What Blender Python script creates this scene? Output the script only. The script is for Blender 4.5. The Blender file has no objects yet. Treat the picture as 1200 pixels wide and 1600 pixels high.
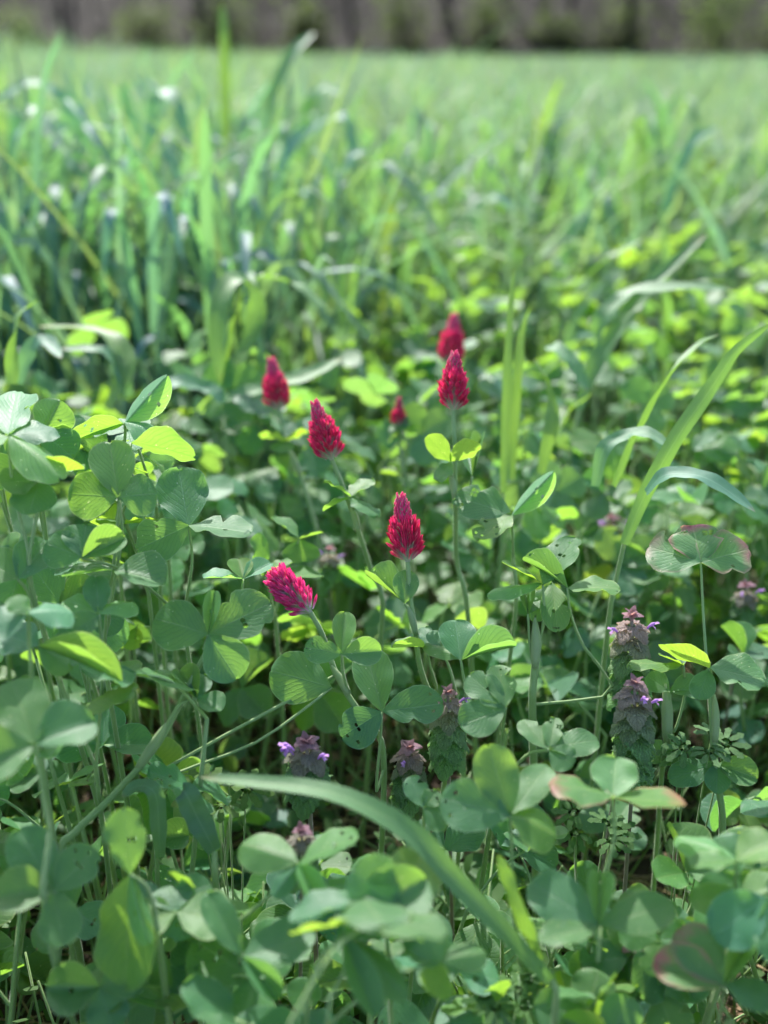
import bpy, math, random
import numpy as np
from mathutils import Vector, Matrix, noise

random.seed(11)
RN = np.random.default_rng(5)
SC = bpy.context.scene
COL = SC.collection
R = math.radians

# ------------------------------------------------------------------ camera, sky, sun, exposure
CAM_H, PITCH, FPX = 0.58, R(23.0), 1716.0
CAM = Vector((0, 0, CAM_H))
cd = bpy.data.cameras.new('camera')
cam = bpy.data.objects.new('camera', cd)
COL.objects.link(cam)
cam.location = CAM
cam.rotation_euler = (math.pi/2 - PITCH, 0, 0)
cd.sensor_fit = 'VERTICAL'
cd.sensor_height = 36.0
cd.lens = 36.0*FPX/1600.0
cd.clip_start, cd.clip_end = 0.02, 400.0
cd.dof.use_dof = True
cd.dof.focus_distance = 0.622
cd.dof.aperture_fstop = cd.lens/10.2
SC.camera = cam

SUN_EL, SUN_AZ = R(46), R(-14)          # azimuth measured from +Y (view direction) towards +X
sdir = Vector((math.sin(SUN_AZ)*math.cos(SUN_EL), math.cos(SUN_AZ)*math.cos(SUN_EL), math.sin(SUN_EL)))
w = bpy.data.worlds.new('World'); SC.world = w; w.use_nodes = True
nt = w.node_tree
sky = nt.nodes.new('ShaderNodeTexSky'); sky.sky_type = 'NISHITA'; sky.sun_disc = False
sky.sun_elevation = SUN_EL; sky.sun_rotation = SUN_AZ
sky.air_density = 1.0; sky.dust_density = 1.5; sky.ozone_density = 1.0
nt.links.new(sky.outputs[0], nt.nodes['Background'].inputs[0])
nt.nodes['Background'].inputs[1].default_value = 0.15
sl = bpy.data.lights.new('sun', 'SUN'); sl.energy = 3.7; sl.angle = R(0.6); sl.color = (1.0, 0.975, 0.93)
so = bpy.data.objects.new('sun', sl); COL.objects.link(so)
so.rotation_euler = (-sdir).to_track_quat('-Z', 'Y').to_euler()
vs = SC.view_settings
vs.view_transform = 'Standard'; vs.look = 'None'; vs.exposure = 1.4; vs.gamma = 1.0; vs.use_curve_mapping = False
cy = SC.cycles
cy.max_bounces = 4; cy.diffuse_bounces = 3; cy.glossy_bounces = 2; cy.transmission_bounces = 4
cy.use_denoising = True; cy.caustics_reflective = False; cy.caustics_refractive = False
cy.sample_clamp_indirect = 6.0; cy.use_adaptive_sampling = True; cy.adaptive_threshold = 0.02

# ------------------------------------------------------------------ helpers
FWD = Vector((0, math.cos(PITCH), -math.sin(PITCH)))
UPV = Vector((0, math.sin(PITCH), math.cos(PITCH)))
RGT = Vector((1, 0, 0))
UP = Vector((0, 0, 1))

def P(px, py, d):
    """a point seen at photo position px,py at distance d metres along the view axis"""
    if d < .56: d = .56-(.56-d)*.56
    return CAM + d*(FWD + RGT*((px-600)/FPX) + UPV*((800-py)/FPX))

def project(p):
    q = p - CAM
    d = q.dot(FWD)
    return 600 + FPX*q.dot(RGT)/d, 800 - FPX*q.dot(UPV)/d, d

def mesh(name, verts, faces, mats, uvs=None, smooth=True, mi=None):
    me = bpy.data.meshes.new(name)
    me.from_pydata([tuple(v) for v in verts], [], faces)
    if uvs is not None:
        l = me.uv_layers.new(name='UVMap')
        vi = np.empty(len(me.loops), dtype=np.int32); me.loops.foreach_get('vertex_index', vi)
        l.data.foreach_set('uv', np.asarray(uvs, dtype=np.float32)[vi].ravel())
    for m in (mats if isinstance(mats, (list, tuple)) else [mats]):
        me.materials.append(m)
    if mi is not None:
        me.polygons.foreach_set('material_index', np.asarray(mi, dtype=np.int32))
    if smooth:
        me.polygons.foreach_set('use_smooth', np.ones(len(me.polygons), dtype=bool))
    me.update()
    return me

def link(name, data, parent=None, mat=None, color=None):
    o = bpy.data.objects.new(name, data)
    COL.objects.link(o)
    if parent is not None: o.parent = parent
    if mat is not None: o.matrix_local = mat
    if color is not None: o.color = (*color, 1.0)[:4]
    return o

def tag(o, label=None, cat=None, group=None, kind=None):
    if label: o['label'] = label
    if cat: o['category'] = cat
    if group: o['group'] = group
    if kind: o['kind'] = kind
    return o

def catmull(pts, n):
    pts = [Vector(p) for p in pts]
    if len(pts) == 2:
        return [pts[0].lerp(pts[1], i/(n*1.0)) for i in range(n+1)]
    e = [pts[0]*2-pts[1]] + pts + [pts[-1]*2-pts[-2]]
    seg = len(pts)-1
    out = []
    for i in range(n+1):
        t = i/n*seg; k = min(int(t), seg-1); t -= k
        a, b, c, d = e[k], e[k+1], e[k+2], e[k+3]
        out.append(0.5*((2*b)+(c-a)*t+(2*a-5*b+4*c-d)*t*t+(3*b-a-3*c+d)*t*t*t))
    return out

def tube(pts, rad, sides=6, V=None, F=None):
    """append a tube to V, F; rad is a list of radii or one (start, end) pair"""
    V = [] if V is None else V; F = [] if F is None else F
    n = len(pts)
    if len(rad) != n:
        rad = [rad[0]+(rad[1]-rad[0])*i/(n-1) for i in range(n)]
    base = len(V)
    ref = Vector((0.31, -0.9, 0.2))
    for i, p in enumerate(pts):
        t = (pts[min(i+1, n-1)]-pts[max(i-1, 0)]).normalized()
        x = t.cross(ref)
        if x.length < 1e-3: x = t.cross(Vector((1, 0, 0)))
        x.normalize(); y = x.cross(t)
        for s in range(sides):
            a = 2*math.pi*s/sides
            V.append(p + (x*math.cos(a)+y*math.sin(a))*rad[i])
    for i in range(n-1):
        for s in range(sides):
            s2 = (s+1) % sides
            F.append((base+i*sides+s, base+i*sides+s2, base+(i+1)*sides+s2, base+(i+1)*sides+s))
    V.append(pts[-1]); k = len(V)-1
    for s in range(sides):
        F.append((base+(n-1)*sides+s, base+(n-1)*sides+(s+1) % sides, k))
    return V, F

# ------------------------------------------------------------------ materials
class N:
    """tiny node-graph writer"""
    def __init__(self, name):
        self.m = bpy.data.materials.new(name); self.m.use_nodes = True
        self.t = self.m.node_tree; self.t.nodes.clear()
        self.out = self.t.nodes.new('ShaderNodeOutputMaterial')
    def n(self, kind, **kw):
        x = self.t.nodes.new('ShaderNode'+kind)
        for k, v in kw.items(): setattr(x, k, v)
        return x
    def put(self, sock, v):
        if hasattr(v, 'links') and hasattr(v, 'is_output'): self.t.links.new(v, sock)
        elif isinstance(v, (tuple, list)) and sock.type == 'RGBA': sock.default_value = (*v[:3], 1.0)
        else: sock.default_value = v
    def math(self, op, a, b=0.0, c=0.0, clamp=False):
        x = self.n('Math', operation=op); x.use_clamp = clamp
        for s, v in zip(x.inputs, (a, b, c)): self.put(s, v)
        return x.outputs[0]
    def mix(self, f, a, b, blend='MIX'):
        x = self.n('Mix', data_type='RGBA', blend_type=blend)
        self.put(x.inputs[0], f); self.put(x.inputs[6], a); self.put(x.inputs[7], b)
        return x.outputs[2]
    def noise(self, vec, scale, detail=2.0, rough=0.5):
        x = self.n('TexNoise'); x.inputs['Scale'].default_value = scale
        x.inputs['Detail'].default_value = detail; x.inputs['Roughness'].default_value = rough
        if vec is not None: self.put(x.inputs['Vector'], vec)
        return x.outputs['Fac']
    def ramp(self, f, lo, hi):
        x = self.n('MapRange'); x.clamp = True
        self.put(x.inputs[0], f); x.inputs[1].default_value = lo; x.inputs[2].default_value = hi
        return x.outputs[0]
    def bump(self, h, strength, dist):
        x = self.n('Bump'); x.inputs['Strength'].default_value = strength; x.inputs['Distance'].default_value = dist
        self.put(x.inputs['Height'], h)
        return x.outputs[0]
    def leafy(self, col, tcol, rough, fac, normal=None, spec=0.5, sheen=0.0):
        p = self.n('BsdfPrincipled')
        self.put(p.inputs['Base Color'], col); self.put(p.inputs['Roughness'], rough)
        p.inputs['Specular IOR Level'].default_value = spec
        p.inputs['Sheen Weight'].default_value = sheen; p.inputs['Sheen Roughness'].default_value = 0.4
        if normal is not None: self.put(p.inputs['Normal'], normal)
        if fac is None:
            self.t.links.new(p.outputs[0], self.out.inputs[0]); return self.m
        t = self.n('BsdfTranslucent'); self.put(t.inputs['Color'], tcol)
        if normal is not None: self.put(t.inputs['Normal'], normal)
        x = self.n('MixShader'); self.put(x.inputs[0], fac)
        self.t.links.new(p.outputs[0], x.inputs[1]); self.t.links.new(t.outputs[0], x.inputs[2])
        self.t.links.new(x.outputs[0], self.out.inputs[0])
        return self.m

def uvparts(g):
    uv = g.n('UVMap'); uv.uv_map = 'UVMap'
    s = g.n('SeparateXYZ'); g.t.links.new(uv.outputs[0], s.inputs[0])
    oi = g.n('ObjectInfo')
    av = g.math('ABSOLUTE', g.math('SUBTRACT', s.outputs[0], 0.5))      # 0 at midrib, .5 at margin
    return uv.outputs[0], s.outputs[0], s.outputs[1], av, oi

def shifted(g, vec, rnd, k=17.0):
    c = g.n('CombineXYZ'); g.put(c.inputs[2], g.math('MULTIPLY', rnd, k))
    a = g.n('VectorMath', operation='ADD'); g.t.links.new(vec, a.inputs[0]); g.t.links.new(c.outputs[0], a.inputs[1])
    return a.outputs[0]

def clover_leaf_material():
    g = N('clover_leaf')
    uv, x, y, av, oi = uvparts(g)
    tx = shifted(g, uv, oi.outputs['Random'])
    n1 = g.noise(tx, 3.0, 2.0)
    n2 = g.noise(tx, 26.0, 1.0, 0.6)
    # pinnate side veins, leaving the midrib at an angle
    ph = g.math('ADD', g.math('SUBTRACT', g.math('MULTIPLY', y, 54.0), g.math('MULTIPLY', av, 56.0)), g.math('MULTIPLY', n1, 11.0))
    vein = g.math('POWER', g.math('ADD', g.math('MULTIPLY', g.math('SINE', ph), 0.5), 0.5), 6.0)
    mid = g.math('SUBTRACT', 1.0, g.ramp(av, 0.004, 0.022))
    edge = g.ramp(av, 0.472, 0.494)  # pale hairy margin, with its backlit rim put into the colour
    base = g.mix(n1, (0.052, 0.150, 0.066), (0.098, 0.222, 0.098))
    base = g.mix(g.math('MULTIPLY', n2, 0.35), base, (0.10, 0.24, 0.09))
    base = g.mix(g.math('MULTIPLY', vein, 0.20), base, (0.15, 0.29, 0.12))
    base = g.mix(g.math('MULTIPLY', mid, 0.65), base, (0.27, 0.40, 0.19))
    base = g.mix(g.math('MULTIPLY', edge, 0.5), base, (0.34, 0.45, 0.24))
    # feeding scars: sparse pale flecks
    vo = g.n('TexVoronoi'); vo.inputs['Scale'].default_value = 8.0; g.put(vo.inputs['Vector'], tx)
    fl = g.math('LESS_THAN', g.math('ADD', vo.outputs['Distance'], g.math('MULTIPLY', n2, 0.14)), 0.155)
    fl = g.math('MULTIPLY', fl, g.math('GREATER_THAN', g.noise(tx, 2.2, 1.0), 0.50))
    base = g.mix(fl, base, (0.50, 0.56, 0.28))
    # age flush: margins and tips of marked leaflets redden (amount = 1 - colour alpha)
    fm = g.ramp(g.math('ADD', g.math('MAXIMUM', g.math('MULTIPLY', av, 1.8), y), g.math('MULTIPLY', n1, 0.5)), 0.98, 1.25)
    fm = g.math('MULTIPLY', fm, g.math('SUBTRACT', 1.0, oi.outputs['Alpha']))
    base = g.mix(fm, base, (0.36, 0.13, 0.17))
    hue = g.mix(oi.outputs['Random'], (0.82, 0.94, 1.25), (1.16, 1.05, 0.86))
    base = g.mix(1.0, base, hue, 'MULTIPLY'); base = g.mix(1.0, base, oi.outputs['Color'], 'MULTIPLY')
    tr = g.mix(n1, (0.25, 0.49, 0.05), (0.37, 0.62, 0.08))
    tr = g.mix(g.math('MULTIPLY', vein, 0.38), tr, (0.13, 0.32, 0.03))
    tr = g.mix(g.math('MULTIPLY', mid, 0.5), tr, (0.12, 0.30, 0.03))
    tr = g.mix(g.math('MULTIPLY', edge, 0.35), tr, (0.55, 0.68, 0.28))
    tr = g.mix(fl, tr, (0.75, 0.85, 0.40))
    tr = g.mix(fm, tr, (0.50, 0.17, 0.16))
    tr = g.mix(1.0, tr, hue, 'MULTIPLY'); tr = g.mix(1.0, tr, oi.outputs['Color'], 'MULTIPLY')
    h = g.math('ADD', g.math('ADD', g.math('MULTIPLY', vein, -0.35), g.math('MULTIPLY', mid, -1.0)), g.math('MULTIPLY', n2, 0.7))
    nm = g.bump(h, 0.4, 0.0005)
    return g.leafy(base, tr, g.math('ADD', 0.40, g.math('MULTIPLY', n2, 0.2)), 0.5, nm, 0.48, 0.0)

def stem_material(name, a, b, tfac=0.15):
    g = N(name)
    tc = g.n('TexCoord')
    n1 = g.noise(tc.outputs['Object'], 60.0, 3.0)
    n2 = g.noise(tc.outputs['Object'], 700.0, 2.0)
    oi = g.n('ObjectInfo')
    c = g.mix(n1, a, b)
    c = g.mix(g.math('MULTIPLY', n2, 0.25), c, (0.40, 0.48, 0.30))
    c = g.mix(1.0, c, oi.outputs['Color'], 'MULTIPLY')
    return g.leafy(c, g.mix(0.5, c, (0.35, 0.5, 0.08)), 0.55, tfac, g.bump(n2, 0.3, 0.0005), 0.4, 0.3)

def grass_material(name, attr=False):
    g = N(name)
    uv, x, y, av, oi = uvparts(g)
    if attr:
        a = g.n('Attribute'); a.attribute_name = 'tint'; tint = a.outputs['Color']; rnd = a.outputs['Fac']
    else:
        tint = oi.outputs['Color']; rnd = oi.outputs['Random']
    tx = shifted(g, uv, rnd)
    mp = g.n('Mapping'); mp.inputs['Scale'].default_value = (1.0, 6.0, 1.0); g.t.links.new(tx, mp.inputs[0])
    n1 = g.noise(mp.outputs[0], 2.0, 3.0)
    rib = g.math('ADD', g.math('MULTIPLY', g.math('SINE', g.math('MULTIPLY', x, 95.0)), 0.5), 0.5)
    mid = g.math('SUBTRACT', 1.0, g.ramp(av, 0.01, 0.05))
    c = g.mix(n1, (0.115, 0.195, 0.145), (0.175, 0.275, 0.205)) if attr else g.mix(n1, (0.075, 0.175, 0.085), (0.125, 0.250, 0.120))
    c = g.mix(g.math('MULTIPLY', rib, 0.40), c, (0.17, 0.30, 0.15))
    c = g.mix(g.math('MULTIPLY', mid, 0.6), c, (0.26, 0.40, 0.20))
    c = g.mix(g.ramp(y, 0.93, 1.0), c, (0.22, 0.20, 0.09))
    hue = g.mix(rnd, (0.90, 0.97, 1.25), (1.10, 1.03, 0.75))
    c = g.mix(1.0, c, hue, 'MULTIPLY'); c = g.mix(1.0, c, tint, 'MULTIPLY')
    t = g.mix(n1, (0.20, 0.36, 0.15), (0.28, 0.45, 0.21)) if attr else g.mix(n1, (0.21, 0.44, 0.06), (0.31, 0.54, 0.08))
    t = g.mix(g.math('MULTIPLY', rib, 0.45), t, (0.12, 0.28, 0.03))
    t = g.mix(1.0, t, hue, 'MULTIPLY'); t = g.mix(1.0, t, tint, 'MULTIPLY')
    nm = g.bump(rib, 0.25, 0.0004)
    return g.leafy(c, t, 0.50, 0.42, nm, 0.45, 0.0)

def petal_material(name, zgrad=False):
    g = N(name)
    tc = g.n('TexCoord')
    oi = g.n('ObjectInfo')
    n1 = g.noise(tc.outputs['Object'], 3.0 if not zgrad else 400.0, 2.0)
    if zgrad:
        s = g.n('SeparateXYZ'); g.t.links.new(tc.outputs['Object'], s.inputs[0])
        c = g.mix(g.ramp(s.outputs[2], 0.012, 0.036), (0.62, 0.016, 0.09), (0.86, 0.075, 0.28))
    else:
        s = g.n('SeparateXYZ'); g.t.links.new(tc.outputs['Object'], s.inputs[0])
        c = g.mix(g.ramp(s.outputs[2], 0.0, 0.6), (0.90, 0.42, 0.46), (0.90, 0.026, 0.115))
    c = g.mix(g.math('MULTIPLY', n1, 0.35), c, (0.50, 0.006, 0.040), 'MIX')
    c = g.mix(1.0, c, oi.outputs['Color'], 'MULTIPLY')
    t = g.mix(0.45, c, (1.0, 0.04, 0.16))
    return g.leafy(c, t, 0.5, 0.46, None, 0.35, 0.4)

def nettle_material():
    g = N('nettle_leaf')
    uv, x, y, av, oi = uvparts(g)
    tx = shifted(g, uv, oi.outputs['Random'])
    vo = g.n('TexVoronoi'); vo.feature = 'DISTANCE_TO_EDGE'; vo.inputs['Scale'].default_value = 9.0; g.put(vo.inputs['Vector'], tx)
    cell = g.ramp(vo.outputs['Distance'], 0.0, 0.16)
    n1 = g.noise(tx, 4.0, 3.0)
    ph = g.math('SUBTRACT', g.math('MULTIPLY', y, 34.0), g.math('MULTIPLY', av, 30.0))
    vein = g.math('POWER', g.math('ADD', g.math('MULTIPLY', g.math('SINE', ph), 0.5), 0.5), 7.0)
    mid = g.math('SUBTRACT', 1.0, g.ramp(av, 0.01, 0.04))
    c = g.mix(n1, (0.80, 0.80, 0.80), (1.15, 1.15, 1.15))
    c = g.mix(g.math('MULTIPLY', g.math('MAXIMUM', vein, mid), 0.35), c, (0.55, 0.55, 0.55))
    c = g.mix(1.0, c, oi.outputs['Color'], 'MULTIPLY')
    t = g.mix(1.0, c, (2.0, 1.9, 1.1), 'MULTIPLY')
    h = g.math('SUBTRACT', cell, g.math('MULTIPLY', g.math('MAXIMUM', vein, mid), 1.0))
    return g.leafy(c, t, 0.55, 0.40, g.bump(h, 0.8, 0.0012), 0.35, 0.15)

def plain_noise(name, a, b, scale, rough=0.85, bumpd=0.002, tcol=None, tfac=None):
    g = N(name)
    tc = g.n('TexCoord')
    n1 = g.noise(tc.outputs['Object'], scale, 5.0, 0.6)
    n2 = g.noise(tc.outputs['Object'], scale*9, 3.0, 0.6)
    oi = g.n('ObjectInfo')
    c = g.mix(g.ramp(n1, 0.3, 0.7), a, b)
    c = g.mix(1.0, c, g.mix(n2, (0.7, 0.7, 0.7), (1.25, 1.25, 1.25)), 'MULTIPLY')
    c = g.mix(1.0, c, oi.outputs['Color'], 'MULTIPLY')
    return g.leafy(c, tcol or (0, 0, 0), rough, tfac, g.bump(n2, 0.6, bumpd), 0.25)

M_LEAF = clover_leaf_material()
M_STEM = stem_material('clover_stem', (0.17, 0.29, 0.085), (0.26, 0.38, 0.13))
M_SHEATH = stem_material('stipule', (0.26, 0.38, 0.15), (0.42, 0.50, 0.28), 0.4)
M_CALYX = stem_material('calyx', (0.40, 0.42, 0.28), (0.55, 0.52, 0.40), 0.35)
M_GRASS = grass_material('grass_blade')
M_FIELD = grass_material('field_grass', True)
M_PETAL = petal_material('petal')
M_BUD = petal_material('petal_bud', True)
M_NETTLE = nettle_material()
M_NSTEM = stem_material('nettle_stem', (0.16, 0.14, 0.09), (0.24, 0.13, 0.15), 0.1)
M_LILAC = plain_noise('lilac_petal', (0.50, 0.26, 0.58), (0.66, 0.42, 0.72), 300, 0.5, 0.0003, (0.6, 0.3, 0.8), 0.35)
M_SOIL = plain_noise('soil', (0.035, 0.026, 0.018), (0.075, 0.055, 0.036), 7.0, 0.95, 0.01)
M_STRAW = plain_noise('straw', (0.26, 0.20, 0.11), (0.42, 0.33, 0.19), 40, 0.7, 0.0005, (0.4, 0.3, 0.15), 0.15)
M_DRY = plain_noise('dry_leaf', (0.20, 0.13, 0.08), (0.36, 0.25, 0.16), 60, 0.8, 0.001, (0.4, 0.25, 0.12), 0.25)
M_COVER = plain_noise('cover_leaf', (0.035, 0.085, 0.025), (0.08, 0.15, 0.05), 30, 0.6, 0.0005, (0.16, 0.34, 0.03), 0.35)
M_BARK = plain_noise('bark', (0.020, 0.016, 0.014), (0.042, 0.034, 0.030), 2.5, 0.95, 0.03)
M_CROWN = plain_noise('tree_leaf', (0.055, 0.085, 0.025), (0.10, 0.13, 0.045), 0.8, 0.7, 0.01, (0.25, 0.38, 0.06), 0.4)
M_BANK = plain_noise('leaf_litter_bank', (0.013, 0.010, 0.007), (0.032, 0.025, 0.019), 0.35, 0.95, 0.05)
M_TWIG = plain_noise('twig', (0.020, 0.017, 0.012), (0.048, 0.040, 0.026), 1.0, 0.9, 0.01)

# ------------------------------------------------------------------ leaflet meshes (unit length along +Y, unit width along X)
def leaf_profile(u, wide):
    if u < wide: return math.sin(math.pi/2*(u/wide))**0.88
    return math.sqrt(max(0.0, 1-((u-wide)/(1-wide))**2))

def leaflet_mesh(seed, nu=14, nv=8, fold=0.15, curl=0.12, wave=0.02, bites=0, holes=0, ragged=0.0, wide=0.60, notch=0.03):
    r = random.Random(seed)
    us = [1-(1-(i/nu))**1.45 for i in range(nu+1)]
    us[0] = 0.0
    V, U = [], []
    bt = [(r.uniform(0.45, 0.95), r.choice((-1, 1)), r.uniform(0.25, 0.6), r.uniform(0.04, 0.10)) for _ in range(bites)]
    ph = [r.uniform(0, 6.28) for _ in range(4)]
    asym = r.uniform(-0.06, 0.06)
    for i, u in enumerate(us):
        h = 0.5*leaf_profile(min(u, 0.9985), wide)
        if i == 0: h = 0.012
        for j in range(nv+1):
            s = j/nv*2-1
            hh = h*(1+asym*(1 if s > 0 else -1))
            e = abs(s)
            for (bu, bs, bd, bw) in bt:
                if s*bs > 0: hh *= 1-bd*math.exp(-((u-bu)/bw)**2)*e
            if e > 0.99 and 0 < i < nu:
                hh *= 1+r.uniform(-0.02, 0.02)-ragged*r.random()**2
            x = hh*s
            y = u
            if i == nu: y -= notch*(1-e)+ragged*r.random()*0.5
            if 0 < i < nu and e < 0.99:
                y += r.uniform(-0.006, 0.006)
            z = fold*abs(x)*1.0 - curl*(u**2) + 0.10*curl
            z += wave*(math.sin(9*u+ph[0])*e*e*(1 if s > 0 else 0.6) + 0.7*math.sin(17*u+ph[1]+s*2)*e**3)
            z += 0.35*wave*math.sin(5*x+ph[2])*math.sin(6*u+ph[3])
            V.append((x, y, z)); U.append((0.5+0.5*s, u))
    skip = set()
    for _ in range(holes):
        i = r.randrange(5, nu-2); j = r.randrange(1, nv-1)
        skip.add((i, j))
        if r.random() < 0.35: skip.add((i, min(nv-2, j+1)))
    F = []
    k = nv+1
    for i in range(nu):
        for j in range(nv):
            q = (i*k+j, i*k+j+1, (i+1)*k+j+1, (i+1)*k+j)
            if (i, j) not in skip:
                F.append(q); continue
            # a chewed hole: the face becomes a ring round an irregular eight-sided gap
            c4 = [Vector(V[m]) for m in q]; u4 = [U[m] for m in q]
            cen = sum(c4, Vector())/4; ring, inner = [], []
            for e in range(4):
                ring.append(q[e])
                ring.append(len(V)); V.append(tuple((c4[e]+c4[(e+1) % 4])/2)); U.append(tuple((np.array(u4[e])+np.array(u4[(e+1) % 4]))/2))
            for e in range(8):
                p = Vector(V[ring[e]]); f = r.uniform(.62, .8) if e % 2 == 0 else r.uniform(.72, .97)
                inner.append(len(V)); V.append(tuple(cen+(p-cen)*f)); U.append(U[ring[e]])
            for e in range(8):
                F.append((ring[e], ring[(e+1) % 8], inner[(e+1) % 8], inner[e]))
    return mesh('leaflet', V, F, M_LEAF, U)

POOL = {
    'c': [leaflet_mesh(100+i, fold=f, curl=c, wave=wv) for i, (f, c, wv) in enumerate(
        [(0.10, 0.05, 0.02), (0.26, 0.10, 0.03), (0.05, 0.16, 0.035), (0.38, 0.06, 0.02), (0.16, -0.12, 0.04), (0.12, 0.24, 0.05), (0.5, 0.12, 0.03), (-.12, 0.18, 0.045)])],
    'h': [leaflet_mesh(200+i, fold=0.12, curl=0.08, wave=0.025, holes=3, bites=1) for i in range(4)],
    'b': [leaflet_mesh(300+i, fold=0.12, curl=0.08, wave=0.03, bites=2, holes=1) for i in range(4)],
    'r': [leaflet_mesh(400+i, fold=0.15, curl=0.10, wave=0.04, bites=2, holes=5, ragged=0.10) for i in range(3)],
    'f': [leaflet_mesh(500+i, fold=1.15, curl=0.10, wave=0.02, holes=i) for i in range(3)],
    'd': [leaflet_mesh(600+i, fold=-0.35, curl=0.35, wave=0.03) for i in range(3)],
    'o': [leaflet_mesh(900+i, fold=-0.75, curl=0.05, wave=0.02, holes=i) for i in range(3)],
    'n': [leaflet_mesh(700+i, fold=0.35, curl=0.04, wave=0.012, notch=0.10) for i in range(2)],
}
LOW = [leaflet_mesh(800+i, nu=7, nv=4, fold=f, curl=c, wave=0.03, bites=b) for i, (f, c, b) in enumerate(
    [(0.12, 0.08, 0), (0.3, 0.16, 0), (0.05, 0.25, 1), (0.5, 0.1, 0), (0.2, -0.08, 1), (-0.2, 0.3, 0)])]

def leaflet_matrix(B, T, n, W):
    a = T-B; L = a.length; a = a/L
    n = (n - a*n.dot(a))
    if n.length < 1e-4: n = a.orthogonal()
    n.normalize()
    x = a.cross(n)
    m = Matrix((x*W, a*L, n*(0.5*(L+W)))).transposed().to_4x4()
    m.translation = B
    return m

# ------------------------------------------------------------------ plants placed to match the photograph
LANDMARK = []      # (ground point, phrase)

def hairs(pts, rad, per_m, V, F, rnd, length=0.0013):
    """short soft hairs standing off a stem"""
    for i in range(len(pts)-1):
        a, b = pts[i], pts[i+1]
        t = (b-a); n = int(t.length*per_m+rnd.random())
        if t.length < 1e-6: continue
        t.normalize(); x = t.orthogonal().normalized(); y = t.cross(x)
        for _ in range(n):
            g = rnd.uniform(0, 6.283); o = x*math.cos(g)+y*math.sin(g); s_ = t.cross(o)
            q = a.lerp(b, rnd.random())+o*rad*.8
            L = length*rnd.uniform(.6, 1.2); k = len(V)
            V += [q-s_*.00006, q+s_*.00006, q+(o+t*rnd.uniform(-.3, .6)).normalized()*L]
            F.append((k, k+1, k+2))

def ground_below(p, jx=0.0, jy=0.0):
    return Vector((p.x+jx, p.y+jy, 0.0))

def add_leaf(plant, base, J, tips, petiole, prad=0.0007):
    """plant > leaf (petiole) > leaflet"""
    pp = [q-base for q in catmull(petiole, 10)]
    V, F = tube(pp, (prad*1.25, prad), 6)
    hairs(pp, prad, 2600, V, F, random)
    lf = link('leaf', mesh('petiole', V, F, M_STEM), plant)
    for (T, n, W, key, colr) in tips:
        pool = POOL[key]
        link('leaflet', random.choice(pool), lf, leaflet_matrix(J-base, T-base, n, W), colr)
    return lf

def hint(B, c, roll=0.0):
    tc = (CAM-B).normalized()
    tc = Vector((tc.x, tc.y, max(0.0, tc.z)*0.6)).normalized()
    if c > .45: c = .45+(c-.45)*.65
    if c >= 0: h = UP*(1-c)+tc*c
    else: h = UP*(1+c)+tc*c*1.0
    return h

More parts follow.
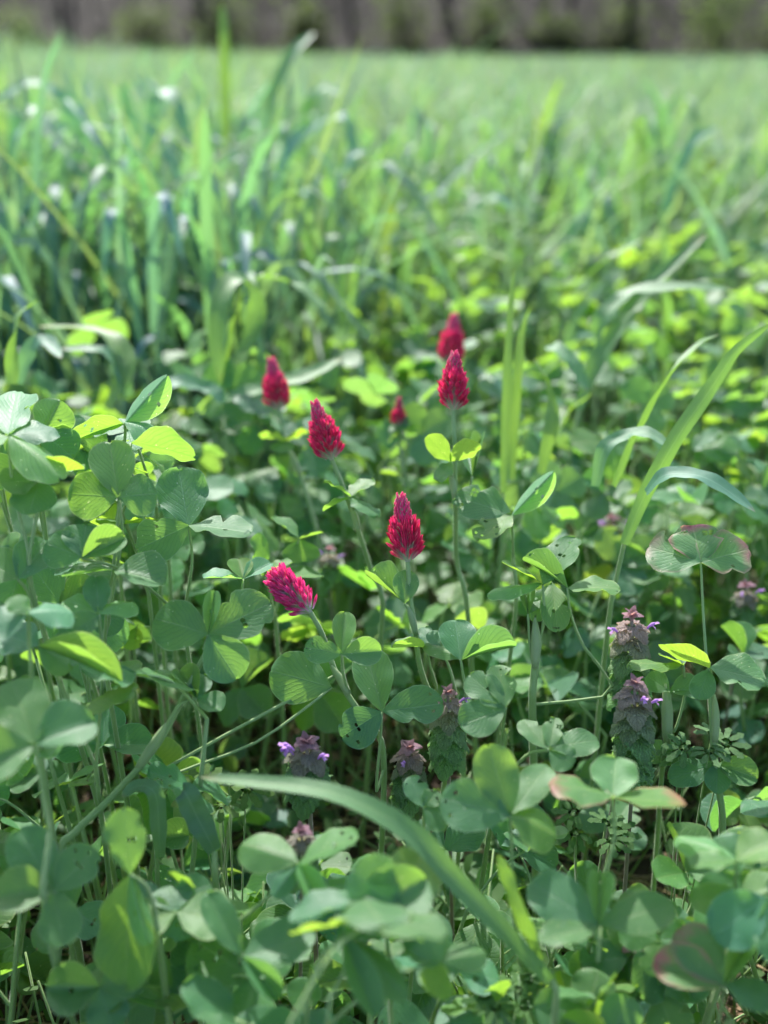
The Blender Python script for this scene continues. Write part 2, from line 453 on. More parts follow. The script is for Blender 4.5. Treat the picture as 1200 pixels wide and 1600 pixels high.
def hero(label, stem, leaves, srad=(0.0017, 0.0012), name='clover_plant', group=None, cat='clover plant', stip=()):
    """stem: [(px,py,d)..] top to bottom (may be empty); leaves: [(J, [(tx,ty,w,c,key,dz,color)..], petiole pts or None)]"""
    rnd = random.Random(label)
    if stem:
        sp = [P(*q) for q in stem]
    else:
        J = P(*leaves[0][0])
        a = J + Vector((rnd.uniform(-.015, .015), 0.012, -0.055))
        sp = [a]
    low = sp[-1]
    g = ground_below(low, rnd.uniform(-.02, .02), rnd.uniform(0.0, .03))
    if low.z > 0.05:
        sp.append(low.lerp(g, 0.5)+Vector((rnd.uniform(-.008, .008), 0.008, 0)))
    sp.append(g - Vector((0, 0, 0.004)))
    base = g
    plant = link(name, None); plant.location = base; plant.empty_display_size = 0.02
    tag(plant, label, cat, group)
    LANDMARK.append((base, label))
    path = catmull(sp, 28)
    pp = [q-base for q in path]
    V, F = tube(pp, (srad[1], srad[0]), 8)
    hairs(pp, (srad[0]+srad[1])/2, 4200, V, F, rnd, .0016)
    link('stem', mesh('stem', V, F, M_STEM), plant)
    for (sx0, sy0, sx1, sy1, sd, k) in stip:
        a, b = P(sx0, sy0, sd), P(sx1, sy1, sd)
        pts = catmull([a, a.lerp(b, 0.5)+Vector((0.0006, 0, 0)), b], 6)
        rr = [0.0007, 0.0014*k, 0.0019*k, 0.0021*k, 0.0020*k, 0.0018*k, 0.0016]
        V, F = tube([q-base for q in pts], rr, 8)
        link('stipule', mesh('stipule', V, F, M_SHEATH), plant)
    for (Jp, tips, pet) in leaves:
        J = P(*Jp)
        tl = []
        for tp in tips:
            tx, ty, wpx, c = tp[:4]
            key = tp[4] if len(tp) > 4 else 'c'
            dz = tp[5] if len(tp) > 5 else 0.0
            colr = tp[6] if len(tp) > 6 else None
            T = P(tx, ty, Jp[2]+dz)
            if c > .3: c += rnd.uniform(-.12, .22)
            n = hint(J, c)
            if c > .1:       # the leaflets of one leaf lie roughly in one plane
                ray = (P(tx, ty, 1.0)-CAM).normalized()
                den = ray.dot(n)
                if den < -.15:
                    t_ = (J-CAM).dot(n)/den
                    flat = (T-J).length
                    Q = CAM+ray*t_
                    off = max(-1.15*flat, min(1.15*flat, (Q-T).dot(ray)))
                    T = T+ray*(off*.92)+ray*rnd.uniform(-.002, .002)
            a = (T-J); L = a.length; a = a/L
            n2 = (n-a*n.dot(a)); n2.normalize()
            x = a.cross(n2)
            v = (CAM-J).normalized()
            frac = max(0.45, math.sqrt(max(0.0, 1-x.dot(v)**2)))
            W = min(wpx*Jp[2]/FPX/frac, max(L*1.1, wpx*Jp[2]/FPX))
            tl.append((T, n, W, key, colr))
        if pet is None:
            want = J - Vector((0, 0, 0.05))
            q = min(path, key=lambda s: (s-want).length + (0.5 if s.z > J.z-0.012 else 0))
            mid = J.lerp(q, 0.45) + Vector((0, 0, 0.008))
            pts = [q, mid, J]
        else:
            pts = [P(*q) for q in pet][::-1]+[J]
            q = min(path, key=lambda s: (s-pts[0]).length)
            if (q-pts[0]).length > 0.004:
                pts = [q]+pts
        add_leaf(plant, base, J, tl, pts, 0.00075 if Jp[2] < 0.9 else 0.0009)
    return plant

# ---- flower heads
def floret_mesh(seed):
    r = random.Random(seed)
    V, F = [], []
    prof = [(0, .04), (.18, .060), (.42, .080), (.62, .092), (.82, .072), (.95, .034), (1.0, .006)]
    bend = r.uniform(0.05, 0.16)
    k = 6
    for (t, rr) in prof:
        for s in range(k):
            a = 2*math.pi*s/k
            V.append((rr*math.cos(a)*0.85, rr*math.sin(a)*1.15 + bend*t*t, t))
    for i in range(len(prof)-1):
        for s in range(k):
            F.append((i*k+s, i*k+(s+1) % k, (i+1)*k+(s+1) % k, (i+1)*k+s))
    # two narrow wing petals flaring from the keel
    for sx in (-1, 1):
        b = len(V)
        V += [(sx*.04, 0, .3), (sx*.07, -.08, .55), (sx*.15, -.04, .80), (sx*.10, .06, 1.04), (sx*.03, .08, .6)]
        F += [(b, b+1, b+2), (b, b+2, b+4), (b+4, b+2, b+3)]
    return mesh('floret', V, F, M_PETAL)
FLORETS = [floret_mesh(i) for i in range(4)]

def flower_head(plant, base, A, B, seed, openf=0.46, pale=1.0, width=1.0, pink=0.0):
    """crimson head from its foot A to its tip B"""
    r = random.Random(seed)
    ax = (B-A); H = ax.length; ax = ax/H
    x = ax.cross(Vector((0.2, -1, 0.1))).normalized(); y = ax.cross(x)
    m = Matrix((x, y, ax)).transposed().to_4x4(); m.translation = A-base
    k = H/0.040
    # core with the green receptacle at its foot
    pts = [Vector((0, 0, H*t)) for t in (-0.02, 0.03, 0.12, 0.3, 0.6, 0.85, 0.93)]
    V, F = tube(pts, [0.0013*k, 0.0022*k, 0.0042*k, 0.0050*k, 0.0040*k, 0.0024*k, 0.0010*k], 10)
    head = link('flower_head', mesh('flower_core', V, F, M_CALYX), plant, m)
    n = 84
    ga = 2.39996
    for i in range(n):
        t = 0.03+openf*((i+0.5)/n)**0.9 - 0.02
        a = i*ga+r.uniform(-.15, .15)
        out = Vector((math.cos(a), math.sin(a), 0))
        tilt = R(54-24*(t/openf)+r.uniform(-9, 9))
        dr = (out*math.sin(tilt)+Vector((0, 0, 1))*math.cos(tilt)).normalized()
        L = (0.0096+0.0018*math.sin(math.pi*min(1, t/openf)))*k*r.uniform(0.9, 1.1)*width
        root = out*(0.0026*k*width)+Vector((0, 0, H*t))
        yy = (out - dr*out.dot(dr)).normalized(); xx = yy.cross(dr)
        fm = Matrix((xx*L, -yy*L, dr*L)).transposed().to_4x4(); fm.translation = root
        sh = r.uniform(0.72, 1.1); pk = pink+0.25*r.random()+0.9*max(0.0, t/openf-0.7)
        link('floret', r.choice(FLORETS), head, fm, (sh*pale, sh*pale*(1+pk*2.2), sh*pale*(1+pk*2.6)))
    # tight pink buds of the tip, too small to pick apart
    V, F = [], []
    nb = 95
    for i in range(nb):
        t = openf-0.06+(1.0-openf+0.02)*((i+0.5)/nb)
        s = (t-openf+0.06)/(1.06-openf)
        a = i*ga
        out = Vector((math.cos(a), math.sin(a), 0))
        rad = (0.0050*(1-s)**0.7+0.0010)*k*width
        tilt = R(30*(1-s)+3+r.uniform(-9, 9))
        dr = (out*math.sin(tilt)+Vector((0, 0, 1))*math.cos(tilt)).normalized()
        L = 0.0062*k*(1-0.35*s)*r.uniform(.85, 1.15)
        q = out*rad*0.85+Vector((0, 0, H*t-L*0.6))
        tube([q, q+dr*L*.45+out*0.0002, q+dr*L*.85, q+dr*L], [0.0004*k, 0.0009*k, 0.00065*k, 0.00008*k], 5, V, F)
    b = link('bud_spike', mesh('bud_spike', V, F, M_BUD), head); b['kind'] = 'stuff'
    # pale bristly calyx teeth between the florets
    V, F = [], []
    for i in range(340):
        t = 0.0+0.9*r.random()
        a = r.uniform(0, 6.283)
        out = Vector((math.cos(a), math.sin(a), 0)); side = Vector((-math.sin(a), math.cos(a), 0))
        s = max(0, t-openf)/(1-openf)
        tilt = R((44 if t < openf else 20*(1-s))+r.uniform(-12, 12))
        dr = (out*math.sin(tilt)+Vector((0, 0, 1))*math.cos(tilt)).normalized()
        L = (0.0078 if t < openf else 0.0050)*k*r.uniform(.7, 1.1)
        q = out*0.0040*k*(1-0.5*s)+Vector((0, 0, H*t*0.96))
        wv = side*0.00034*k
        j = len(V)
        V += [q-wv, q+wv, q+dr*L*.6+wv*.5, q+dr*L*.6-wv*.5, q+dr*L]
        F += [(j, j+1, j+2, j+3), (j+3, j+2, j+4)]
    b = link('calyx', mesh('calyx', V, F, M_CALYX), head); b['kind'] = 'stuff'
    return head

def flower_plant(label, foot, tip, stem, leaves, stip=(), seed=1, openf=0.46, pale=1.0, tipd=None, width=1.0, pink=0.0):
    pl = hero(label, [foot]+stem, leaves, (0.0019, 0.0014), 'crimson_clover_plant', 'clover plants with crimson flower heads', 'flower', stip)
    flower_head(pl, pl.location.copy(), P(*foot), P(tip[0], tip[1], tipd or foot[2]), seed, openf, pale, width, pink)
    return pl

WHT = (1.5, 1.45, 1.55)  # whitish leaflet tint: sun glint on leaf tops put into the colour
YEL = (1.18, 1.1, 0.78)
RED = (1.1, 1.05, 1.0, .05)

flower_plant('crimson clover with upright cone-shaped red head above grey hairy folded leaf, nearest the middle',
    (637, 876, .64), (625, 768, .64), [(642, 940, .64), (649, 985, .64), (655, 1035, .64), (668, 1075, .645), (690, 1112, .65), (700, 1180, .66)],
    [((632, 943, .637), [(574, 896, 34, .2, 'f', -.004, (1.2, 1.2, 1.3)), (636, 890, 42, .75, 'c', .006, (1.05, 1.05, 1.2))], [(640, 955, .64)]),
     ((668, 1013, .63), [(612, 1006, 30, -.35, 'c', -.004, YEL), (700, 1002, 24, -.2, 'b', .01, YEL), (664, 975, 26, .3, 'c', .02)], [(672, 1040, .635), (682, 1075, .645)])],
    [(636, 945, 650, 992, .639, 1.0)], seed=3)
flower_plant('clover with pink-red flower head nodding to the left on a pale stem',
    (485, 957, .61), (421, 889, .585), [(504, 992, .61), (521, 1042, .61), (540, 1080, .61), (562, 1112, .61), (588, 1142, .61), (600, 1200, .62)],
    [((534, 1022, .592), [(539, 954, 38, .7, 'c', .006, (1.15, 1.1, .9)), (475, 1010, 44, .75, 'h', -.004, (1.15, 1.1, .9)), (597, 1016, 46, .7, 'c', -.004, (1.05, 1.05, 1.0))], [(536, 1050, .60), (545, 1085, .61)]),
     ((518, 1074, .60), [(420, 1046, 84, .75, 'c', 0)], [(470, 1112, .595), (400, 1160, .59), (310, 1195, .585), (215, 1225, .58)]),
     ((597, 1112, .605), [(571, 1012, 64, .75, 'c', .012), (694, 1098, 62, .65, 'h', -.006), (532, 1152, 66, .7, 'h', .01, (.8, .85, .95))], [(594, 1160, .605), (588, 1235, .61)])],
    [(517, 1040, 545, 1085, .608, 1.1)], seed=8, openf=0.72, pale=1.08, width=1.12, pink=.55)
flower_plant('crimson clover with slender red head leaning left on its stem behind the upright one',
    (518, 717, .685), (490, 623, .68), [(540, 772, .69), (560, 830, .70), (580, 892, .72), (598, 955, .725)],
    [((548, 778, .685), [(512, 745, 32, -.3, 'c', 0, YEL), (577, 742, 30, -.2, 'c', .01, YEL), (592, 798, 46, -.25, 'c', -.01, YEL), (503, 795, 48, -.3, 'c', .0, YEL)], [(553, 800, .69)])],
    [(548, 790, 560, 830, .69, 1.0)], seed=5)
flower_plant('crimson clover with tall straight red head, tallest stem right of the middle',
    (708, 640, .69), (710, 546, .685), [(711, 720, .69), (712, 800, .70), (714, 880, .73), (730, 950, .735)],
    [((704, 722, .685), [(668, 680, 36, -.45, 'c', 0, YEL), (744, 686, 34, -.45, 'c', -.006, YEL), (684, 748, 30, -.3, 'c', -.01, YEL)], [(707, 750, .69)]),
     ((738, 745, .695), [(752, 680, 20, .2, 'f', 0), (728, 700, 26, .2, 'c', .01)], [(728, 790, .70)])],
    [(702, 730, 712, 790, .69, 1.1)], seed=12)
flower_plant('crimson clover with blurred red head above bright yellow-green leaf, leftmost of the upright heads',
    (436, 640, .86), (423, 556, .855), [(446, 690, .86), (470, 745, .865), (488, 805, .87), (500, 870, .88)],
    [((444, 690, .855), [(406, 672, 36, -.35, 'c', -.005, YEL), (478, 668, 36, -.35, 'c', .0, YEL), (440, 702, 40, -.25, 'c', -.015, YEL)], [(447, 700, .86)])],
    [(450, 700, 468, 742, .86, 1.2)], seed=16)
flower_plant('crimson clover with soft blurred red head, farthest back, peeping out over another head',
    (702, 570, 1.0), (711, 487, 1.0), [(706, 620, 1.0), (716, 690, 1.01), (722, 760, 1.02)],
    [((690, 600, 1.0), [(655, 630, 34, -.2, 'c', 0, YEL), (735, 610, 36, .3, 'c')], None)], seed=18, openf=.44)
flower_plant('crimson clover with small dark-red budding head low between two taller stems',
    (622, 666, .93), (624, 619, .93), [(626, 700, .93), (632, 760, .94), (640, 830, .95)],
    [((628, 672, .925), [(606, 690, 28, -.2, 'c', 0, YEL), (645, 660, 24, .3, 'f'), (612, 662, 24, .2, 'c', .01)], [(628, 690, .93)]),
     ((625, 745, .93), [(595, 735, 30, -.2, 'c', 0, YEL), (650, 755, 30, .3, 'c')], None)],
    [(624, 690, 632, 745, .93, 1.2)], seed=21, openf=.36, pale=.8)

G = 'leafy clover plants close to the camera'
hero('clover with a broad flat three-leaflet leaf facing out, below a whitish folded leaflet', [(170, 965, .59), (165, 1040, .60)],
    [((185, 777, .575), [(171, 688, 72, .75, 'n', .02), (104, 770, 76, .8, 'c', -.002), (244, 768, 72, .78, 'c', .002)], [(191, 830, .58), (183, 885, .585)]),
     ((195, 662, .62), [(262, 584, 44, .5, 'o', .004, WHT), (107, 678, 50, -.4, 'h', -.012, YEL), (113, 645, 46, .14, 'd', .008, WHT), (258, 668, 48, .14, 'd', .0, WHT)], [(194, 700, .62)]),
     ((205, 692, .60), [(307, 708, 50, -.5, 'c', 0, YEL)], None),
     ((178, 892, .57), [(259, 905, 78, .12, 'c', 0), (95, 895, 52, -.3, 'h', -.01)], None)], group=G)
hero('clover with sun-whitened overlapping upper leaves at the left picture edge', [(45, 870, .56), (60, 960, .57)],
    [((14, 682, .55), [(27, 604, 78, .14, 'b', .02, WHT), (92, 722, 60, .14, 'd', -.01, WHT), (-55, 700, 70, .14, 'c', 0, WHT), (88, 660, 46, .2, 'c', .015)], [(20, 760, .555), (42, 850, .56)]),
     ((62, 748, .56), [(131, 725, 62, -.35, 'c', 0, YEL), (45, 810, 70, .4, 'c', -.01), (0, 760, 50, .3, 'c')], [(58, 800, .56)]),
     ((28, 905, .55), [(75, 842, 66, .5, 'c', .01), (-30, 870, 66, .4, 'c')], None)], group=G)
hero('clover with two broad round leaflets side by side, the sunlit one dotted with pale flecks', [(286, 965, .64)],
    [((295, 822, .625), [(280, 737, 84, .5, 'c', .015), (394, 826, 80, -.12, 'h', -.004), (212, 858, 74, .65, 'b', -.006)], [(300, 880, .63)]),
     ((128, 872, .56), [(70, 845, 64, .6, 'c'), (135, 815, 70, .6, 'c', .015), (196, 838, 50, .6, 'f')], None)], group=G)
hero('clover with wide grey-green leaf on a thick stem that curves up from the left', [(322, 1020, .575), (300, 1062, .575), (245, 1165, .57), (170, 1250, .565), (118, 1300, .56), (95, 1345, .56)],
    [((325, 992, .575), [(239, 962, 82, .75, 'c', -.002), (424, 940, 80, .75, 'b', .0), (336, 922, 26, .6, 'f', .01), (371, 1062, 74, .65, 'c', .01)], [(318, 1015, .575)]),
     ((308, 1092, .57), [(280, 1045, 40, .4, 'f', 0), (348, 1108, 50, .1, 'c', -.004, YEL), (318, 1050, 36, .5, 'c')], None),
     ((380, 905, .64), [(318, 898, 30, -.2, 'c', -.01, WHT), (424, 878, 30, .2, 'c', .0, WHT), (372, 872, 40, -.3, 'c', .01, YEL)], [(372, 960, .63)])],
    (0.0026, 0.0014), group=G, stip=[(260, 1130, 215, 1200, .568, 1.3)])
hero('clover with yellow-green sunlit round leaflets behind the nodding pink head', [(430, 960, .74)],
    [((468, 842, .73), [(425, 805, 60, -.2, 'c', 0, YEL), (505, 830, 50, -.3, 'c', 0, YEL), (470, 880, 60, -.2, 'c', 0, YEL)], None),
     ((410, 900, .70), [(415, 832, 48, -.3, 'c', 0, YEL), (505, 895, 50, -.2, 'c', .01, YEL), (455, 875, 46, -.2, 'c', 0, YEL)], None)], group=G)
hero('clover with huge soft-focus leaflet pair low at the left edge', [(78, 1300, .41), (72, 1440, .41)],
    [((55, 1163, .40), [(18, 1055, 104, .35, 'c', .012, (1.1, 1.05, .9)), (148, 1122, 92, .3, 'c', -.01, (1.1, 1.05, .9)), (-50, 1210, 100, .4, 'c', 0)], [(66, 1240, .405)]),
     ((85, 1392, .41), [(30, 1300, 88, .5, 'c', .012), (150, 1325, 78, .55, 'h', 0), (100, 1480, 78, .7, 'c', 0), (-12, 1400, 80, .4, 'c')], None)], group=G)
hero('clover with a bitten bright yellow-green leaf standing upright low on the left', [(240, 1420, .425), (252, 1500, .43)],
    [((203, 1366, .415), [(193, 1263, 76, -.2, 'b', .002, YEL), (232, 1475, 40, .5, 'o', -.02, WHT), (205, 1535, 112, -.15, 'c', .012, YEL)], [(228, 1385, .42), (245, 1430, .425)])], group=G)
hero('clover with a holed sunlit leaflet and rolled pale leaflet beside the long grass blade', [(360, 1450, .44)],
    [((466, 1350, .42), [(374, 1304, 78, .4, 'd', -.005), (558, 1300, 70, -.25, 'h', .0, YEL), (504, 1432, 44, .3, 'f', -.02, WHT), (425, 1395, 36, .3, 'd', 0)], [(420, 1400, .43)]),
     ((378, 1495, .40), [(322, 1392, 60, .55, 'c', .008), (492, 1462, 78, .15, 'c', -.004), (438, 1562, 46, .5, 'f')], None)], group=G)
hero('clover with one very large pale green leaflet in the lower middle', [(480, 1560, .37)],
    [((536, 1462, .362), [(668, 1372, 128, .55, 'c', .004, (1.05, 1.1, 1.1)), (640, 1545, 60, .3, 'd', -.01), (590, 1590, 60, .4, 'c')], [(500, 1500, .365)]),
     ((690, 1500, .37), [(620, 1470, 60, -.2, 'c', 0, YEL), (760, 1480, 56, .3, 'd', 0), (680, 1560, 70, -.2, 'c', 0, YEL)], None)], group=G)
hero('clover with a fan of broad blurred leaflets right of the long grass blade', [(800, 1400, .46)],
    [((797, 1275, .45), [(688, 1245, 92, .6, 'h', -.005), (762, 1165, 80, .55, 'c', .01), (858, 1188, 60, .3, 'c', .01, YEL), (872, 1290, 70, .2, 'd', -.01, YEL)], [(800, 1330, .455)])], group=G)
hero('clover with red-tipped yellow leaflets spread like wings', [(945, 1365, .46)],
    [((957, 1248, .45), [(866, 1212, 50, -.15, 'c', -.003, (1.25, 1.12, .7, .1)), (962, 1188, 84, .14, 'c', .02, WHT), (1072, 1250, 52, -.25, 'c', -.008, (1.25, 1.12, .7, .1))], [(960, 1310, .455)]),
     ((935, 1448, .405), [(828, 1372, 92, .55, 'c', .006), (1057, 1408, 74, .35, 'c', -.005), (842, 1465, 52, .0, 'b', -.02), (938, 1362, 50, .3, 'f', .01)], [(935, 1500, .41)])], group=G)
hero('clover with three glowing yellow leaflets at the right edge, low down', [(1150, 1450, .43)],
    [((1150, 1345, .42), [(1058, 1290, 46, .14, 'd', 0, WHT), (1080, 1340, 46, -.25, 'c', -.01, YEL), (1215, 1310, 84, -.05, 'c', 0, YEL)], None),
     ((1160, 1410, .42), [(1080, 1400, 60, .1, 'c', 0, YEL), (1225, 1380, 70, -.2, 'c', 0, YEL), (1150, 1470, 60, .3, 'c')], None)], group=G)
hero('clover with purple-flushed leaf margins in the lower right corner', [(1140, 1590, .39)],
    [((1132, 1540, .38), [(1062, 1448, 96, .5, 'c', .006, (1.1, 1.05, 1.0, .25)), (1020, 1500, 84, .45, 'c', -.01, RED), (1215, 1560, 60, .4, 'c'), (1180, 1450, 50, .5, 'f', .01)], None)], group=G)
hero('clover with a weathered purple-edged leaf held high on a straight stalk', [(1108, 1045, .615), (1112, 1120, .615), (1118, 1200, .615), (1126, 1322, .62)],
    [((1095, 880, .62), [(1013, 850, 78, .45, 'b', -.002, (1.25, 1.2, 1.35, .6)), (1082, 816, 88, .4, 'r', .015, (1.3, 1.2, 1.35, .1)), (1172, 855, 76, .5, 'b', -.002, (1.25, 1.2, 1.25, .3))], [(1099, 960, .62), (1104, 1030, .617)]),
     ((1108, 1045, .605), [(1038, 1003, 56, -.4, 'c', -.005, YEL), (1198, 1058, 90, .1, 'b', -.006, YEL), (1090, 1095, 40, .5, 'c', .02)], [(1109, 1075, .612)]),
     ((1120, 1195, .615), [(1045, 1215, 44, .4, 'c', -.02), (1185, 1215, 46, .4, 'c', -.015), (1120, 1240, 40, .4, 'c', -.025)], None)],
    (0.0022, 0.0016), group=G, stip=[(1116, 1085, 1117, 1160, .613, 1.1)])
hero('clover with ribbed pale sheath on its stem between dead nettle and the right stalk', [(1046, 1085, .63), (1042, 1150, .63), (1034, 1210, .635)],
    [((1068, 1040, .625), [(1030, 1020, 40, -.3, 'h', 0, YEL), (985, 1028, 30, -.2, 'c', -.01, YEL), (1060, 1000, 30, .2, 'c', .01)], [(1070, 1085, .63), (1055, 1140, .63)]),
     ((1046, 1080, .625), [(1010, 1055, 36, .6, 'c', 0), (1100, 1075, 40, .3, 'c')], None),
     ((1035, 1195, .63), [(1010, 1160, 50, .5, 'c', .01), (1065, 1165, 44, .5, 'c', 0)], None)], group=G, stip=[(1040, 1068, 1042, 1165, .627, 1.6)])
hero('clover with insect-holed leaves and a long bowed leaf stalk, on a stout hairy stem', [(842, 1000, .64), (834, 1060, .64), (832, 1118, .645)],
    [((848, 914, .635), [(786, 874, 42, -.25, 'h', 0, YEL), (762, 912, 22, .14, 'd', -.008, WHT), (898, 836, 50, -.1, 'h', .01, YEL)], [(850, 960, .637), (842, 1010, .64)]),
     ((887, 919, .63), [(818, 872, 26, .3, 'f', 0), (970, 915, 60, -.15, 'b', -.004, YEL)], [(892, 960, .635), (912, 1010, .64), (955, 1082, .65)]),
     ((862, 910, .65), [(872, 985, 46, .3, 'h', 0, YEL), (835, 970, 36, .4, 'r', 0)], [(850, 975, .645)]),
     ((825, 960, .635), [(820, 925, 26, .3, 'f', 0), (838, 930, 26, .3, 'c')], [(828, 1010, .638), (834, 1045, .64)])],
    (0.0026, 0.0022), group=G, stip=[(836, 965, 836, 1045, .637, 1.5)])
hero('clover with a skeletonised ragged leaflet and an upright silvery folded leaflet', [(802, 870, .69), (805, 960, .70)],
    [((800, 805, .67), [(708, 772, 62, .35, 'r', -.01, (1.05, 1.05, 1.0)), (748, 838, 50, -.1, 'r', -.02, YEL), (866, 735, 34, .55, 'o', -.006, WHT)], [(801, 840, .68)])], group=G)
hero('clover with a glossy grey cupped leaflet beside the central crimson stem', [(728, 1100, .62)],
    [((720, 1032, .605), [(711, 966, 60, .4, 'c', .01, (1.1, 1.15, 1.2)), (806, 1006, 34, .2, 'f', -.01), (664, 990, 30, .2, 'd', .005)], [(726, 1070, .61)]),
     ((690, 1015, .62), [(672, 985, 26, .3, 'c'), (716, 985, 30, .3, 'c')], None)], group=G)
hero('clover with ragged torn leaflets low right of the middle', [(792, 1140, .57)],
    [((790, 1106, .56), [(733, 1052, 54, .5, 'b', .005), (718, 1136, 60, .45, 'c', -.01), (778, 1036, 50, .6, 'r', .008)], None),
     ((858, 1172, .555), [(815, 1122, 40, .2, 'b', 0), (868, 1118, 36, .4, 'r', 0), (936, 1150, 46, .3, 'c', 0), (896, 1192, 50, .5, 'c', -.01)], None)], group=G)
hero('clover with wavy cut leaflet above the fan of blurred leaves', [(655, 1300, .53)],
    [((662, 1262, .52), [(640, 1212, 40, .6, 'b', .004), (684, 1235, 36, .5, 'r', 0), (700, 1290, 44, .4, 'c')], None)], group=G)
hero('clover with dark shaded leaves low on the left under the thick stem', [(150, 1200, .56)],
    [((155, 960, .53), [(100, 930, 40, .2, 'c', 0, WHT), (205, 925, 46, .14, 'd', 0, WHT), (150, 905, 44, .2, 'c'), (115, 985, 40, .4, 'c')], [(160, 1050, .54)]),
     ((60, 1010, .50), [(5, 985, 70, .4, 'c'), (110, 1035, 46, .4, 'd'), (190, 1060, 30, .2, 'f')], None)], group=G)
hero('clover with pale leaf pair glowing at the far left below the middle', [(45, 1060, .46)],
    [((45, 960, .45), [(110, 940, 50, .15, 'd', 0, WHT), (20, 930, 50, .0, 'c', 0, YEL), (-30, 975, 60, .2, 'c')], None)], group=G)

def crowd(n, box, dr, size, words, seed, bright):
    """n clover plants whose leaves crowd one zone of the bed"""
    r = random.Random(seed)
    x0, x1, y0, y1 = box
    for i in range(n):
        cx, cy_, d = r.uniform(x0, x1), r.uniform(y0, y1), r.uniform(*dr)
        lv = []
        for k in range(3):
            jx, jy, jd = cx+r.uniform(-70, 70), cy_+r.uniform(-60, 60), d+r.uniform(-.02, .02)
            c0 = r.choices((-.35, .14, .5, .8), (bright, 2, 3, 3))[0]
            a0 = r.uniform(0, 6.28); sz = size*r.uniform(.75, 1.15)
            tips = []
            for q in range(3):
                a = a0+(q-1)*r.uniform(1.6, 2.05)
                sq = .55 if c0 < .2 else .85
                tips.append((jx+math.cos(a)*sz, jy+math.sin(a)*sz*sq, sz*r.uniform(.82, 1.05)*(.6 if c0 < 0 else 1), c0, r.choices('chbfdno', (9, 2, 2, 1, 2, 1, 1))[0], r.uniform(-.006, .006),
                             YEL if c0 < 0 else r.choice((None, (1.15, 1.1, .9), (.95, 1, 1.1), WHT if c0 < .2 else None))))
            lv.append(((jx, jy, jd), tips, None))
        hero(words[i % len(words)], [], lv, group=G)
LW = ['clover plant crowded under the sun-whitened leaves, leftmost of that clump', 'clover plant crowded between the whitened leaves and the flat three-leaflet leaf', 'clover plant leafing out behind the flat three-leaflet leaf',
      'clover plant with leaves packed right of the flat three-leaflet leaf', 'clover plant packed in behind the flecked round leaflets', 'clover plant at the left edge below the whitened leaves',
      'clover plant with jumbled leaves above the grey-green wide leaf', 'clover plant filling the gap left of the thick curving stem', 'clover plant behind the folded whitish leaflet at left']
crowd(9, (0, 300, 690, 960), (.60, .76), 62, LW, 3, 5)
crowd(5, (0, 560, 1400, 1600), (.44, .54), 84, ['clover plant spreading in the lower left corner', 'clover plant below the bitten bright leaf', 'clover plant at the bottom edge left of the large pale leaflet',
      'clover plant under the rolled pale leaflet, near the bottom', 'clover plant hugging the bottom edge below the holed leaflet'], 8, 4)
crowd(6, (700, 1200, 1330, 1600), (.44, .53), 84, ['clover plant below the red-tipped winged leaflets', 'clover plant at the bottom edge right of the grass blade', 'clover plant under the glowing yellow leaflets at right',
      'clover plant between the winged leaf and the purple-flushed leaf', 'clover plant in the corner under the purple-flushed margins', 'clover plant right of the large pale leaflet, below the fan'], 12, 5)

# ------------------------------------------------------------------ grass: blades given by photo points
def blade_mesh(spine, width, normal_hint, seg=18, fold=0.25, twist=0.0, base=Vector((0, 0, 0)), tipstart=0.55):
    pts = catmull(spine, seg)
    V, U, F = [], [], []
    for i, p in enumerate(pts):
        t = i/seg
        tg = (pts[min(i+1, seg)]-pts[max(i-1, 0)]).normalized()
        n = normal_hint-tg*normal_hint.dot(tg)
        if n.length < 1e-4: n = tg.orthogonal()
        n.normalize()
        n = Matrix.Rotation(twist*t, 3, tg) @ n
        x = tg.cross(n)
        wd = width*(0.55+0.45*min(1, t/0.25))*(1 if t < tipstart else math.sqrt(max(0.0, 1-((t-tipstart)/(1-tipstart))**1.6)))
        wd = max(wd, width*0.03)
        for s in (-1, -.5, 0, .5, 1):
            V.append(p-base+x*(wd*.5*s)*(1+0.03*math.sin(31*t+7*s))+n*(fold*wd*.5*abs(s)+0.07*wd*math.sin(13*t+s)+0.05*wd*math.sin(29*t-2*s)*abs(s)))
            U.append((0.5+0.5*s, t))
    for i in range(seg):
        for j in range(4):
            F.append((i*5+j, i*5+j+1, (i+1)*5+j+1, (i+1)*5+j))
    return mesh('blade', V, F, M_GRASS, U)

def hero_grass(label, blades, stem=None, col=(1, 1, 1)):
    """blades: [(points px,py,d .. from root to tip), width px at first d, c, twist, colour]"""
    low = P(*(stem[-1] if stem else blades[0][0][0]))
    base = Vector((low.x, low.y+0.01, 0))
    pl = link('grass_plant', None); pl.location = base
    tag(pl, label, 'grass', 'separate grass plants among the clover')
    LANDMARK.append((base, label))
    sp = [P(*q) for q in stem] if stem else [low]
    sp = sp+[sp[-1].lerp(base, .6), base-Vector((0, 0, .004))]
    V, F = tube([q-base for q in catmull(sp, 14)], (0.0014, 0.0020), 7)
    link('culm', mesh('culm', V, F, M_STEM), pl)
    for b in blades:
        pts, wpx, c = b[:3]
        tw = b[3] if len(b) > 3 else 0.0
        cl = b[4] if len(b) > 4 else col
        sp = [P(*q) for q in pts]
        me = blade_mesh(sp, wpx*pts[0][2]/FPX, hint(sp[0], c), 22, 0.25, tw, base)
        link('blade', me, pl, None, cl)
    return pl

